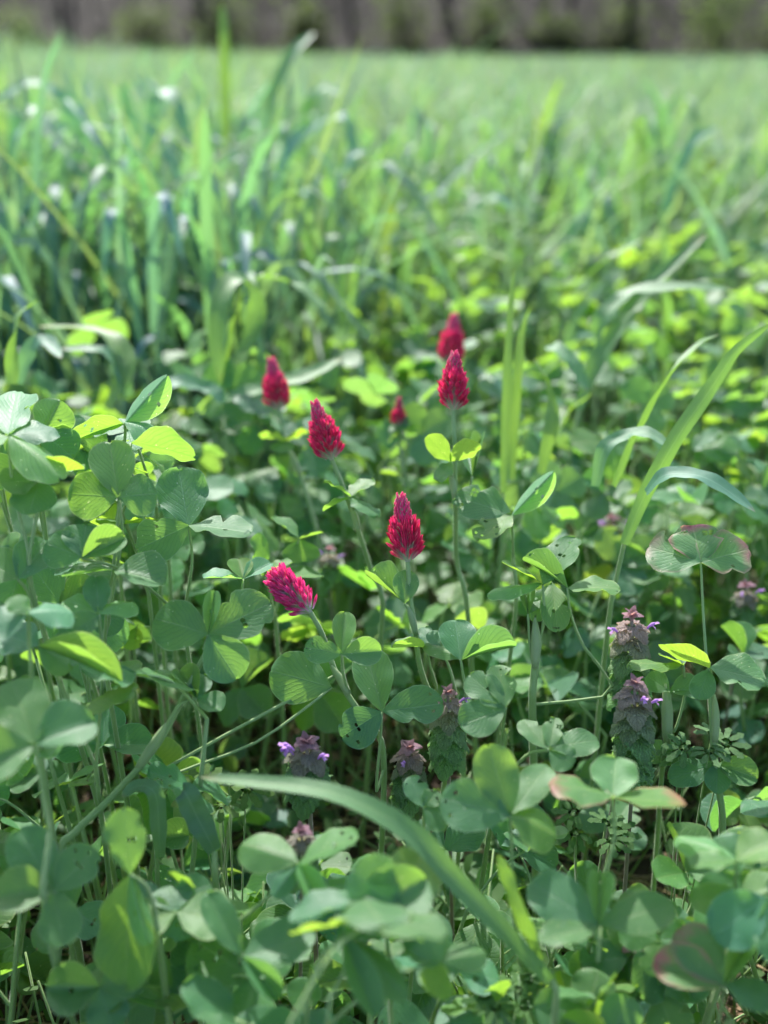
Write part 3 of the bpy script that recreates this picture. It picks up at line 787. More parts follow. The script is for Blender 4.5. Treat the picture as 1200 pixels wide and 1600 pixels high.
hero_grass('broad grass blade arching across the lower middle and down to the right',
    [([(862, 1535, .42), (800, 1470, .41), (705, 1370, .40), (640, 1300, .40), (520, 1240, .41), (400, 1222, .42), (312, 1214, .43)], 40, .45, 0.2, (1, 1.02, 1.0)),
     ([(845, 1500, .42), (812, 1430, .41), (790, 1370, .41), (778, 1335, .41)], 30, -.5, 0, (1.2, 1.1, .7))],
    [(862, 1530, .42), (868, 1580, .425)])
hero_grass('grass with tall blade bending right at its tip, right of the purple specks',
    [([(975, 850, .68), (1010, 770, .68), (1060, 680, .68), (1110, 610, .69), (1150, 550, .70), (1205, 505, .72)], 26, -.8, .3, (1.2, 1.12, .75)),
     ([(1010, 770, .66), (1040, 742, .65), (1085, 742, .64), (1135, 765, .63), (1180, 800, .62)], 26, .35, 0, (1.2, 1.2, 1.35)),
     ([(930, 760, .72), (945, 700, .72), (985, 678, .72), (1020, 680, .71), (1045, 700, .70)], 24, .35, 0, (1.2, 1.2, 1.35)),
     ([(960, 760, .74), (1000, 670, .75), (1040, 600, .76), (1090, 540, .78), (1125, 522, .80)], 24, -.5, .4, (1.15, 1.1, .8))],
    [(975, 850, .68), (962, 910, .69), (950, 980, .70)])
hero_grass('pair of upright yellow-green grass blades standing right of the red heads',
    [([(786, 770, .85), (789, 690, .85), (792, 580, .85), (797, 480, .86), (804, 418, .87)], 15, .5, .9, (1.2, 1.1, .75)),
     ([(800, 750, .87), (805, 650, .87), (812, 560, .87), (822, 500, .88), (836, 470, .89)], 16, -.6, .9, (1.25, 1.12, .7)),
     ([(845, 740, .85), (862, 660, .85), (852, 600, .86), (835, 560, .88)], 24, -.5, 0, (1.2, 1.1, .75))],
    [(786, 770, .85), (784, 830, .86)])
hero_grass('grass with looped arching leaf and hanging tip behind the leftmost red head',
    [([(352, 640, 1.0), (356, 560, 1.0), (372, 490, 1.0), (392, 440, 1.0)], 26, -.3, .2, (1.2, 1.1, .7)),
     ([(352, 600, 1.0), (395, 520, 1.02), (398, 470, 1.02), (372, 433, 1.0), (345, 470, .98), (338, 540, .97), (345, 600, .97)], 32, .3, 0, (1.1, 1.08, .95)),
     ([(398, 440, 1.05), (420, 432, 1.05), (470, 452, 1.04), (520, 490, 1.03)], 30, -.2, 0, (1.15, 1.08, .8)),
     ([(352, 628, .98), (320, 604, .98), (270, 600, .97), (225, 622, .96)], 30, .35, 0, (1.2, 1.2, 1.35)),
     ([(352, 625, .98), (400, 610, .98), (470, 590, .98), (535, 560, 1.0)], 30, .3, 0, (1.2, 1.2, 1.35))],
    [(352, 625, 1.0), (354, 700, 1.0), (356, 760, 1.0)])
hero_grass('grass with silvery blade drooping left, among the clover right of the upright blades',
    [([(905, 640, 1.0), (935, 560, 1.0), (975, 500, 1.0), (1020, 440, 1.02), (1105, 365, 1.05)], 28, .1, .5),
     ([(930, 560, 1.02), (938, 505, 1.0), (965, 470, 1.0), (1000, 455, 1.0), (1090, 448, .98), (1150, 455, .97)], 30, .2, 0, (1.15, 1.1, .9)),
     ([(850, 545, 1.0), (872, 545, .98), (900, 575, .97), (918, 612, .96)], 24, .35, 0, (1.25, 1.25, 1.35)),
     ([(868, 690, .95), (890, 645, .95), (925, 615, .95)], 24, -.3, 0, YEL)],
    [(905, 640, 1.0), (890, 720, 1.0)])
hero_grass('short grass tuft with upright tip at the far left edge above the whitened leaves',
    [([(20, 600, .85), (22, 540, .85), (35, 490, .86), (58, 470, .87)], 30, -.4, .2, YEL),
     ([(30, 600, .9), (50, 540, .9), (75, 535, .9), (95, 560, .88)], 26, .35, 0, (1.2, 1.2, 1.35)),
     ([(170, 640, .95), (195, 580, .95), (185, 540, .96), (140, 515, .97), (60, 510, .98)], 34, .15, .2, (1.15, 1.08, .8)),
     ([(200, 620, .95), (185, 570, .95), (150, 548, .94), (95, 545, .93)], 30, .2, 0)],
    [(60, 620, .9), (62, 700, .9)])
hero_grass('grass with broad blue-green blades in shade behind the bent stem, lower left',
    [([(335, 1330, .54), (310, 1280, .54), (290, 1240, .54), (285, 1235, .54)], 40, .6, 0, (.7, .75, .85)),
     ([(250, 1340, .55), (248, 1290, .55), (242, 1240, .55), (215, 1228, .55), (190, 1245, .54)], 26, .4, 0, (.9, .9, .95))],
    [(335, 1330, .54), (338, 1400, .54)])
hero_grass('grass with thin bright blade slanting up from the clover, right of centre',
    [([(890, 480, 1.3), (920, 430, 1.3), (960, 400, 1.3), (1010, 372, 1.32)], 22, -.3, .2, YEL),
     ([(700, 420, 1.35), (730, 400, 1.35), (760, 395, 1.35), (800, 410, 1.33)], 26, -.2, 0, YEL),
     ([(512, 470, 1.4), (500, 420, 1.4), (515, 375, 1.4), (535, 370, 1.4)], 22, .1, 0)],
    [(890, 480, 1.3), (880, 520, 1.3)])

hero_grass('tall grass with a broad silvery leaf arching over at the far left, upper part',
    [([(150, 330, 1.7), (135, 240, 1.7), (105, 165, 1.7), (50, 130, 1.68), (-20, 165, 1.65)], 26, .3, 0, (1.05, 1.2, 1.5)),
     ([(60, 400, 1.7), (20, 260, 1.72), (40, 170, 1.72), (100, 235, 1.68), (135, 290, 1.65)], 24, .3, 0, (1.05, 1.2, 1.5)),
     ([(70, 420, 1.7), (40, 330, 1.7), (60, 300, 1.68), (90, 320, 1.66)], 24, .3, 0, (1.05, 1.2, 1.5))],
    [(90, 420, 1.72), (92, 470, 1.72)])
hero_grass('tall grass with blue drooping leaves left of the looped one, against the field',
    [([(235, 380, 1.75), (225, 240, 1.75), (245, 150, 1.75), (275, 160, 1.72), (300, 235, 1.7)], 26, .3, 0, (1.05, 1.2, 1.5)),
     ([(215, 400, 1.75), (212, 300, 1.75), (205, 200, 1.75), (190, 125, 1.75)], 26, .4, .3, (.8, 1.05, 1.6)),
     ([(170, 420, 1.7), (140, 370, 1.7), (150, 330, 1.68), (185, 345, 1.66), (230, 420, 1.64)], 26, .3, 0, (1.05, 1.2, 1.5)),
     ([(210, 420, 1.7), (205, 360, 1.7), (225, 350, 1.68), (245, 400, 1.66)], 22, .3, 0, (1.05, 1.2, 1.5))],
    [(215, 420, 1.75), (216, 480, 1.75)])
hero_grass('tall grass with hooked pale leaf tops near the middle of the field front',
    [([(430, 330, 1.9), (450, 240, 1.9), (500, 195, 1.9), (545, 190, 1.88), (552, 290, 1.85)], 22, .3, 0, (1.05, 1.2, 1.5)),
     ([(470, 250, 2.0), (480, 170, 2.0), (505, 138, 2.0), (535, 150, 1.98)], 22, .3, 0, (1.05, 1.2, 1.5)),
     ([(400, 250, 1.9), (425, 150, 1.9), (460, 80, 1.92), (492, 50, 1.95)], 20, .2, .3),
     ([(352, 260, 1.9), (352, 150, 1.9), (350, 60, 1.9), (347, 5, 1.92)], 16, .4, .2, YEL),
     ([(440, 430, 1.8), (460, 380, 1.8), (430, 345, 1.8), (395, 355, 1.78)], 22, .3, 0, (1.05, 1.2, 1.5))],
    [(430, 400, 1.88), (432, 460, 1.88)])
hero_grass('grass with short bright bent leaf tips right of the middle of the field front',
    [([(880, 420, 1.8), (890, 370, 1.8), (915, 340, 1.8), (925, 400, 1.78)], 22, .3, 0, (1.05, 1.2, 1.5)),
     ([(750, 400, 1.9), (748, 330, 1.9), (780, 310, 1.9), (805, 330, 1.88)], 22, .3, 0, (1.05, 1.2, 1.5)),
     ([(1040, 330, 1.9), (1060, 260, 1.9), (1090, 215, 1.9), (1125, 200, 1.9)], 22, .3, .2, (1.05, 1.2, 1.5)),
     ([(1000, 330, 2.0), (1005, 250, 2.0), (990, 180, 2.0)], 20, .3, .2, YEL)],
    [(900, 420, 1.85), (902, 480, 1.85)])

# ------------------------------------------------------------------ dead nettles
def nettle_leaf_mesh(seed):
    r = random.Random(seed)
    nu, nv = 12, 8
    V, U, F = [], [], []
    for i in range(nu+1):
        u = i/nu
        h = 0.5*(min(1, (u+0.10)/0.30)**0.6)*(1-u)**0.62*1.25
        for j in range(nv+1):
            s = j/nv*2-1
            e = abs(s)
            hh = h*(1+(0.09*(1 if i % 2 else -1) if e > .9 and 0 < i < nu else 0))
            y = u - (0.12*e if i == 0 else 0)
            z = -0.30*u*u+0.12*e*h*2-0.10*e*e + 0.035*math.sin(u*26-e*6)*(0.3+e*.7)
            V.append((hh*s, y, z)); U.append((.5+.5*s, u))
    k = nv+1
    for i in range(nu):
        for j in range(nv):
            F.append((i*k+j, i*k+j+1, (i+1)*k+j+1, (i+1)*k+j))
    return mesh('nettle_leaf', V, F, M_NETTLE, U)
NLEAF = [nettle_leaf_mesh(i) for i in range(3)]

def corolla_mesh():
    V, F = [], []
    tube([Vector((0, 0, 0)), Vector((0, .12, .4)), Vector((0, .35, .75)), Vector((0, .55, .9))], [.07, .10, .16, .10], 7, V, F)
    b = len(V)
    V += [Vector(q) for q in ((-.16, .42, .78), (.16, .42, .78), (.20, .75, 1.05), (0, .95, 1.0), (-.20, .75, 1.05),
                              (-.12, .40, .62), (.12, .40, .62), (.18, .80, .40), (0, .72, .46), (-.18, .80, .40))]
    F += [(b, b+1, b+2, b+3), (b, b+3, b+4), (b+5, b+6, b+7, b+8), (b+5, b+8, b+9)]
    return mesh('corolla', V, F, M_LILAC)
COROLLA = corolla_mesh()

def nettle(label, top, foot, scale=1.0, purple=1.0, blooms=2, seed=0, pairs=5, tint=1.0):
    r = random.Random(seed*7+1); scale *= .76
    T, Ft = P(*top), P(*foot)
    base = ground_below(Ft, r.uniform(-.01, .01), 0.01)
    pl = link('dead_nettle', None); pl.location = base
    tag(pl, label, 'dead nettle', 'purple dead nettles in the understorey')
    LANDMARK.append((base, label))
    path = catmull([base-Vector((0, 0, .003)), Ft.lerp(base, .5), Ft, T], 16)
    V, F = tube([q-base for q in path], (0.0016*scale, 0.0011*scale), 6)
    link('stem', mesh('stem', V, F, M_NSTEM), pl)
    ax = (T-Ft).normalized(); span = (T-Ft).length
    for k in range(pairs):
        s = k/(pairs-1)                         # 0 top .. 1 lowest whorl
        q = T-ax*span*(s**1.25)
        L = (0.0078+0.0120*s**0.7)*scale
        sh = s**0.8
        top_c = Vector((0.56, 0.33, 0.43)); mid_c = Vector((0.38, 0.33, 0.28)); low_c = Vector((0.20, 0.38, 0.15))
        for h in range(5 if k < pairs-1 else 3):
            az = k*0.7+h*2*math.pi/5+r.uniform(-.3, .3)-0.4
            droop = -0.05-0.75*s**0.7+r.uniform(-.15, .15)
            if k == 0: droop = r.uniform(-.1, .5); L *= r.uniform(.75, 1.1)
            out = Vector((math.cos(az), math.sin(az), droop)).normalized()
            c = top_c.lerp(mid_c, min(1, sh*2.6)) if sh < .38 else mid_c.lerp(low_c, min(1, (sh-.38)/.35))
            c = low_c.lerp(c, purple)*r.uniform(.85, 1.15)*tint
            n = Vector((math.cos(az)*.5, math.sin(az)*.5, 1.0))
            st = q+out*(0.0025 if k else 0.0006)*scale
            link('leaf', r.choice(NLEAF), pl, leaflet_matrix(st-base, st+out*L-base, n, L*1.12), tuple(c))
    for b in range(3):          # the unopened centre of the crown
        az = b*2.1+seed; out = Vector((math.cos(az)*.45, math.sin(az)*.45, 1)).normalized()
        link('leaf', r.choice(NLEAF), pl, leaflet_matrix(T-base, T+out*.0062*scale-base, Vector((-math.cos(az), -math.sin(az), .5)), .005*scale), (.46*tint, .25*tint, .36*tint))
    for b in range(blooms):
        az = r.uniform(math.pi*1.0, math.pi*2.0)
        q = T-ax*span*r.uniform(.10, .40)+Vector((math.cos(az), math.sin(az), 0.1))*0.008*scale
        m = Matrix.Rotation(az-math.pi/2, 4, 'Z') @ Matrix.Rotation(R(-15), 4, 'X')
        m = Matrix.Translation(q-base) @ m @ Matrix.Scale(0.0065*scale, 4)
        link('flower', COROLLA, pl, m, (1, .9, 1.05))
    return pl

nettle('purple dead nettle with rosy top leaves, tallest, left of the straight right-hand clover stalk', (987, 962, .645), (985, 1062, .655), 1.35, 1.0, 2, 1, 6)
nettle('purple dead nettle with dull mauve top just below the tallest one', (992, 1068, .60), (990, 1190, .61), 1.25, .85, 2, 2, 7, .9)
nettle('dead nettle with pink crown tucked behind the holed round leaflet in the middle', (700, 1082, .62), (700, 1165, .63), 1.15, .9, 1, 3, 6)
nettle('dead nettle with violet blossoms spread wide below the nodding pink head', (478, 1160, .575), (482, 1212, .58), 1.30, 1.0, 6, 4, 4, .75)
nettle('dead nettle with dusky leaves in the gap left of the ragged clover', (640, 1168, .62), (640, 1225, .63), 1.1, 1.0, 1, 5, 5, .8)
nettle('small dead nettle top showing through between two blurred clover leaves', (470, 1298, .50), (472, 1345, .51), .95, 1.0, 0, 6, 4, .8)
nettle('dead nettle with withered pinkish crown low on the right, under the winged leaf', (990, 1475, .50), (992, 1520, .51), .9, 1.0, 0, 7, 4, .9)
nettle('blurred dead nettle with magenta flowers beyond the bowed stalk', (955, 808, .95), (955, 850, .96), 1.3, 1.0, 5, 8, 4)
nettle('blurred dead nettle with magenta flowers behind the long grass blade', (880, 735, 1.05), (880, 790, 1.06), 1.3, 1.0, 5, 9, 4)
nettle('blurred dead nettle in shade by the weathered clover leaf', (1165, 915, .80), (1165, 960, .81), 1.1, 1.0, 2, 10, 4, .8)
nettle('blurred dead nettle glimpsed between flower stems', (515, 858, .85), (515, 900, .86), 1.0, 1.0, 2, 11, 4)

# ------------------------------------------------------------------ cut-leaved seedlings near the ground
def lobed_mesh(seed, lobes=7):
    r = random.Random(seed)
    V, F = [(0, 0, 0)], []
    for k in range(lobes):
        a = R(-120+240*k/(lobes-1))
        ln = 1.0-0.25*abs(k-(lobes-1)/2)/((lobes-1)/2)
        d = Vector((math.sin(a), math.cos(a), 0)); s = Vector((math.cos(a), -math.sin(a), 0))
        pr = [(.25, .07), (.55, .13), (.72, .10), (.80, .17), (1.0, .03)]
        b = len(V)
        for (t, wv) in pr:
            for q in (-1, 1):
                p = d*t*ln+s*wv*q; V.append((p.x, p.y, .06*math.sin(t*3+k)-.12*t*t))
        F += [(0, b, b+1)]
        for i in range(len(pr)-1):
            F.append((b+2*i, b+2*i+1, b+2*i+3, b+2*i+2))
    return mesh('lobed_leaf', V, F, M_COVER, None)
LOBED = [lobed_mesh(i) for i in range(2)]

def seedling(label, at, n, size, seed, tint):
    r = random.Random(seed)
    c = P(*at); base = ground_below(c)
    pl = link('cut_leaved_weed', None); pl.location = base
    tag(pl, label, 'weed', 'cut-leaved weeds near the ground')
    for k in range(n):
        az = 2*math.pi*k/n+r.uniform(-.4, .4)
        J = c+Vector((math.cos(az)*size*.9, math.sin(az)*size*.6, r.uniform(-.004, .01)))
        V, F = tube(catmull([Vector((0, 0, -.002)), (J-base)*0.5+Vector((0, 0, .012)), J-base], 6), (.0007, .0005), 5)
        lf = link('leaf', mesh('petiole', V, F, M_STEM), pl)
        T = J+Vector((math.cos(az), math.sin(az), r.uniform(-.2, .2)))*size
        link('leaf_blade', r.choice(LOBED), lf, leaflet_matrix(J-base, T-base, Vector((0, -.5, 1)), size*1.0), tint)
seedling('deeply cut grey-green weed leaves beside the foot of the right clover stalk', (1095, 1175, .62), 5, .014, 1, (1.8, 1.7, 2.0))
seedling('finely cut weed rosette in the dark gap at the bottom, right of the middle', (790, 1560, .47), 6, .012, 2, (1.3, 1.4, 1.3))
seedling('finely cut weed low in the gap left of the broad grass blade', (345, 1235, .60), 5, .016, 3, (1.5, 1.4, .9))
seedling('cut-leaved weed in the shade below the weathered clover leaf', (930, 1290, .62), 5, .014, 4, (1.2, 1.3, 1.2))

# ------------------------------------------------------------------ filler clover plants
def proto_leaf(r, J, scale, low):
    """three leaflets round J; returns list of (matrix, mesh)"""
    tilt = Vector((r.gauss(0, .55), r.gauss(0, .55), 1)).normalized()
    az0 = r.uniform(0, 6.28)
    x = tilt.orthogonal().normalized(); y = tilt.cross(x)
    L = r.uniform(.022, .033)*scale
    out = []
    droop = r.uniform(-.45, .45)
    for k in range(3):
        a = az0+(k-1)*R(r.uniform(88, 112))
        d = (x*math.cos(a)+y*math.sin(a)+tilt*droop).normalized()
        T = J+d*L*r.uniform(.92, 1.06)
        if low: me = r.choice(LOW)
        else: me = r.choice(POOL[r.choices('chbrfdn', (10, 2, 2, .5, 1.5, 2, 1))[0]])
        out.append((leaflet_matrix(J, T, tilt+Vector((r.gauss(0, .15), r.gauss(0, .15), 0)), L*r.uniform(.82, 1.02)), me))
    return out

def make_proto(seed, low, hr=(.17, .25)):
    """a clover plant at the origin, its stems hr metres tall"""
    r = random.Random(seed)
    parts = []
    ns = r.choice((2, 2, 3))
    for s in range(ns):
        az = r.uniform(0, 6.28); lean = r.uniform(.01, .05)
        H = r.uniform(*hr)
        o = Vector((math.cos(az), math.sin(az), 0))
        pts = catmull([Vector((0, 0, -.004)), o*lean*.5+Vector((0, 0, H*.45)), o*lean*1.2+Vector((0, 0, H))], 8)
        V, F = tube(pts, (.0019, .0011), 6)
        parts.append(('stem', mesh('stem', V, F, M_STEM), None))
        for k in range(r.choice((2, 3, 3))):
            t = 1.0 if k == 0 else r.uniform(.35, .85)
            q = pts[int(t*8)]
            a2 = r.uniform(0, 6.28); pl = r.uniform(.025, .065)*(.6 if hr[1] < .14 else 1)
            J = q+Vector((math.cos(a2)*pl*.7, math.sin(a2)*pl*.7, pl*r.uniform(.35, .8)))
            V, F = tube(catmull([q, q.lerp(J, .5)+Vector((0, 0, .008)), J], 6), (.0009, .0007), 5)
            lv = proto_leaf(r, J, 1.0, low)
            if low:      # one mesh per leaf: petiole and its leaflets
                mi = [0]*len(F); UU = [(0.5, 0.5)]*len(V)
                for (m, me) in lv:
                    b = len(V)
                    V += [m @ v.co for v in me.vertices]
                    uvd = {}
                    for lp in me.loops: uvd[lp.vertex_index] = tuple(me.uv_layers[0].data[lp.index].uv)
                    UU += [uvd[i] for i in range(len(me.vertices))]
                    F += [tuple(b+i for i in p.vertices) for p in me.polygons]; mi += [1]*len(me.polygons)
                parts.append(('leaf', mesh('leaf', V, F, [M_STEM, M_LEAF], UU, True, mi), None))
            else:
                parts.append(('leaf', mesh('petiole', V, F, M_STEM), lv))
    return parts
NEAR = [make_proto(40+i, False) for i in range(10)]
MID = [make_proto(140+i, False, (.11, .165)) for i in range(7)]
SMALL = [make_proto(240+i, False, (.05, .09)) for i in range(6)]
FAR = [make_proto(80+i, True) for i in range(10)]

def place(parts, loc, rz, sc, label, group, r):
    pl = link('clover_plant', None)
    pl.location = loc; pl.rotation_euler = (r.gauss(0, .06), r.gauss(0, .06), rz); pl.scale = (sc, sc, sc)
    tag(pl, label, 'clover plant', group)
    tone = r.choice(((1, 1, 1), (1.12, 1.08, .85), (.92, .96, 1.05), (1.05, 1.05, .95)))
    for (nm, me, lv) in parts:
        o = link(nm, me, pl, None, tone if nm == 'leaf' else None)
        for (m, lm) in (lv or ()):
            link('leaflet', lm, o, m, tuple(t*r.uniform(.88, 1.12) for t in tone))
    return pl

def relation(p):
    """where p lies next to the nearest described plant"""
    q, lab = min(LANDMARK, key=lambda k: (k[0]-p).length)
    d = p-q
    if abs(d.y) >= abs(d.x): w_ = 'just behind' if d.y > 0 else 'just in front of'
    else: w_ = 'right of' if d.x > 0 else 'left of'
    what = lab.split(' with ', 1)[-1].split(',')[0].split()[:6]
    STOP = ('a', 'an', 'the', 'and', 'of', 'on', 'by', 'in', 'with', 'its', 'that', 'from', 'above', 'below', 'behind', 'between', 'at', 'to', 'their', 'beside', 'under', 'just', 'low', 'held', 'tucked', 'red', 'right', 'left', 'upright', 'one', 'two')
    while what[-1] in STOP: what.pop()
    what = ' '.join(what)
    if what.split()[0] not in ('a', 'an', 'the', 'one', 'two', 'three'): what = 'the '+what
    return w_, what, (d.length)

LIMIT = [(-200, 900), (0, 900), (150, 960), (260, 1080), (330, 1230), (420, 1275), (560, 1290), (650, 1240), (720, 1200), (880, 1215), (960, 1290), (1040, 1330), (1150, 1330), (1400, 1050)]
def limit_at(px):
    for (a, b), (c, d) in zip(LIMIT, LIMIT[1:]):
        if a <= px <= c: return b+(d-b)*(px-a)/(c-a)
    return 1000
count = 0
rr = random.Random(77)
nfill = [0, 0]
FILL = []
Y = 0.20
while Y < 2.25:
    step = .058 if Y < .66 else (.052 if Y < .9 else (.056 if Y < 1.2 else .078))
    half = Y*0.46+.10
    X = -half
    while X < half:
        x = X+rr.uniform(-.02, .02); y = Y+rr.uniform(-.02, .02)
        X += step
        edge = 1.45+.45*max(-1, min(1, x/.5))+.15*max(0, min(1, x/.2))+.1*math.sin(x*9)
        if y > edge: continue
        if y < .26: continue
        sc = rr.uniform(.88, 1.1)
        p = Vector((x, y, 0))
        def fits(h):
            px, py, d = project(p+Vector((0, 0, h*sc)))
            return py > limit_at(px)
        if y < .68:
            if fits(.30): kind, pool = 'tall', NEAR
            elif fits(.205): kind, pool = 'mid-height', MID
            elif fits(.115): kind, pool = 'low', SMALL
            else: continue
            if y < .46 and rr.random() < .6: continue
        elif y < .82: kind, pool = ('tall', NEAR) if (x < -.11 and y > .7) or (x > .17 and y > .76) else ('mid-height', MID)
        elif y < .90: kind, pool = rr.choice((('mid-height', MID), ('tall', NEAR)))
        elif y < 1.05: kind, pool = 'tall', NEAR
        else: kind, pool = 'tall' if sc > 1 else 'mid-height', FAR
        if .60 < y < .80 and -.11 < x < .17 and rr.random() < .5: continue
        near = y < 1.05
        rel, what, dist = relation(p)
        if dist < .16:
            lab = f'{kind} leafy clover {rel} {what}'
        else:
            px = project(p+Vector((0, 0, .2)))[0]
            side = 'left edge' if px < 240 else ('left half' if px < 480 else ('middle' if px < 720 else ('right half' if px < 960 else 'right edge')))
            row = 'front' if y < .6 else ('shaded' if y < .9 else ('nearer blurred' if y < 1.2 else ('farther blurred' if y < 1.45 else 'far blurred' if y < 1.65 else 'farthest blurred' if y < 1.95 else 'hindmost')))
            lab = f'{kind} leafy clover in the {row} row at the {side}'
        o = place(rr.choice(pool), p, rr.uniform(0, 6.28), sc, lab,
              'leafy clover plants filling the bed' if near else 'blurred clover plants behind the flowers', rr)
        FILL.append(o)
        nfill[0 if near else 1] += 1
    Y += step
print('FILL', nfill, len(bpy.data.objects))

# the bed goes on at both sides of the view, and between camera and first leaves
def side_bed():
    rows = []
    for parts in FAR:
        vs_, fs_, us_, ms_, b = [], [], [], [], 0
        for (nm, me, lv) in parts:
            co = np.empty(len(me.vertices)*3); me.vertices.foreach_get('co', co); vs_.append(co.reshape(-1, 3))
            uv = np.full((len(me.vertices), 2), .5)
            if me.uv_layers:
                for lp in me.loops: uv[lp.vertex_index] = me.uv_layers[0].data[lp.index].uv
            us_.append(uv)
            for p in me.polygons:
                fs_.append([b+i for i in p.vertices]); ms_.append(1 if nm == 'leaf' and p.material_index == 1 else 0)
            b += len(me.vertices)
        rows.append((np.concatenate(vs_), fs_, np.concatenate(us_), ms_))
    r = random.Random(55); V, F, U, M, b = [], [], [], [], 0
    y = .05
    while y < 2.3:
        half = y*.46+.10
        for sx in (-1, 1):
            x = half+.03
            while x < half+.55:
                vv, ff, uu, mm = r.choice(rows)
                a = r.uniform(0, 6.28); sc = r.uniform(.85, 1.1)
                c_, s_ = math.cos(a)*sc, math.sin(a)*sc
                q = np.stack([vv[:, 0]*c_-vv[:, 1]*s_+sx*(x+r.uniform(-.03, .03)), vv[:, 0]*s_+vv[:, 1]*c_+y+r.uniform(-.03, .03), vv[:, 2]*sc], 1)
                V.append(q); U.append(uu); F += [tuple(i+b for i in f) for f in ff]; M += mm; b += len(vv)
                x += .085
        y += .085
    me = mesh('clover_bed', np.concatenate(V).tolist(), F, [M_STEM, M_LEAF], np.concatenate(U), True, M)
    tag(link('clover_undergrowth', me), 'more leafy clover carrying on beside the bed', 'clover', None, 'stuff')
side_bed()

# ------------------------------------------------------------------ ground, litter, ground cover
def ground():
    xs = sorted(set(np.round(np.concatenate([np.linspace(-90, -3, 12), np.linspace(-3, 3, 61), np.linspace(3, 90, 12)]), 4)))
    ys = sorted(set(np.round(np.concatenate([np.linspace(-40, -1, 6), np.linspace(-1, 4, 51), np.linspace(4, 130, 30)]), 4)))
    V, F = [], []
    for y in ys:
        for x in xs:
            z = 0.010*noise.noise(Vector((x*6, y*6, 0)))+0.006*noise.noise(Vector((x*17, y*17, 3))) if -3 < x < 3 and -1 < y < 4 else 0.0
            V.append((x, y, z-0.004))
    k = len(xs)
    for i in range(len(ys)-1):
        for j in range(k-1):
            F.append((i*k+j, i*k+j+1, (i+1)*k+j+1, (i+1)*k+j))
    tag(link('ground', mesh('ground', V, F, M_SOIL)), 'dark bare soil under the field', None, None, 'structure')
ground()

def joined_tubes(name, n, gen, m, sides=4):
    V, F = [], []
    for i in range(n):
        pts, r0, r1 = gen(i)
        tube(pts, (r0, r1), sides, V, F)
    return mesh(name, V, F, m)
rs = random.Random(9)
def straw(i):
    y = rs.uniform(.22, 1.1); x = rs.uniform(-1, 1)*(y*.42+.08)
    a = rs.uniform(0, 6.28); L = rs.uniform(.04, .14)
    p = Vector((x, y, rs.uniform(.003, .02))); d = Vector((math.cos(a), math.sin(a), rs.uniform(-.05, .25)))*L
    return [p, p+d*.5+Vector((0, 0, .006)), p+d], rs.uniform(.0006, .0013), .0005
tag(link('straw_litter', joined_tubes('straw_litter', 800, straw, M_STRAW)), 'dry straw and dead stalks lying on the soil', 'litter', None, 'stuff')

def scatter_leaves(name, n, m, size, zmax, seed, yr=(.22, 1.3), tri=False):
    r = random.Random(seed)
    V, F = [], []
    for i in range(n):
        y = r.uniform(*yr); x = r.uniform(-1, 1)*(y*.42+.08)
        z = r.uniform(.002, zmax)
        a = r.uniform(0, 6.28); L = r.uniform(*size)
        n_ = Vector((r.gauss(0, .5), r.gauss(0, .5), 1)).normalized()
        d = (Vector((math.cos(a), math.sin(a), 0))-n_*(n_.x*math.cos(a)+n_.y*math.sin(a))).normalized()
        s = d.cross(n_); p = Vector((x, y, z)); wv = L*r.uniform(.28, .42)
        b = len(V)
        c = r.uniform(-.25, .1)*L
        V += [p, p+d*L*.3+s*wv*.8+n_*.1*wv, p+d*L*.3-s*wv*.8+n_*.1*wv, p+d*L*.65+s*wv+n_*(c*.4), p+d*L*.65-s*wv+n_*(c*.4), p+d*L+n_*c, p+d*L*.5]
        F += [(b, b+1, b+6), (b, b+6, b+2), (b+1, b+3, b+6), (b+6, b+4, b+2), (b+3, b+5, b+6), (b+6, b+5, b+4)]
    return mesh(name, V, F, m)
tag(link('dead_leaf_litter', scatter_leaves('litter', 700, M_DRY, (.012, .03), .03, 4)), 'withered brown leaves on the soil', 'litter', None, 'stuff')
tag(link('ground_cover', scatter_leaves('cover', 3800, M_COVER, (.008, .018), .085, 5)), 'small leafy weeds carpeting the soil under the clover', 'ground cover', None, 'stuff')
def sprig(i):
    y = rs.uniform(.22, 1.2); x = rs.uniform(-1, 1)*(y*.42+.08)
    p = Vector((x, y, 0)); a = rs.uniform(0, 6.28); L = rs.uniform(.04, .13)
    d = Vector((math.cos(a)*rs.uniform(.1, .9), math.sin(a)*rs.uniform(.1, .9), 1)).normalized()*L
    return [p, p+d*.5+Vector((rs.gauss(0, .006), rs.gauss(0, .006), .004)), p+d], .0011, .0006
tag(link('weed_stalks', joined_tubes('weed_stalks', 1300, sprig, M_STEM)), 'thin green stalks tangled below the clover leaves', 'ground cover', None, 'stuff')

# ------------------------------------------------------------------ grass tufts (countable) and the field beyond (one mass)
def tuft_proto(seed):
    r = random.Random(seed)
    out = []
    for k in range(r.choice((5, 6, 7))):
        az = r.uniform(0, 6.28); H = r.uniform(.34, .52); reach = r.uniform(.06, .24); wd = r.uniform(.011, .018)
        o = Vector((math.cos(az), math.sin(az), 0))
        b0 = o*r.uniform(.002, .02)
        if r.random() < .75:   # arching over
            sp = [b0, b0+o*reach*.15+UP*H*.5, b0+o*reach*.45+UP*H*.88, b0+o*reach*.85+UP*H*.95, b0+o*reach*1.35+UP*H*r.uniform(.45, .8)]
        else:
            sp = [b0, b0+o*reach*.2+UP*H*.5, b0+o*reach*.5+UP*H*.95, b0+o*reach*.8+UP*H*1.12]
        out.append(blade_mesh(sp, wd, o*-.3+UP+Vector((r.gauss(0, .3), r.gauss(0, .3), 0)), 10, .25, r.uniform(-.6, .6), tipstart=.5))
    return out
TUFT = [tuft_proto(i) for i in range(10)]
rt = random.Random(31)
ntuft = 0
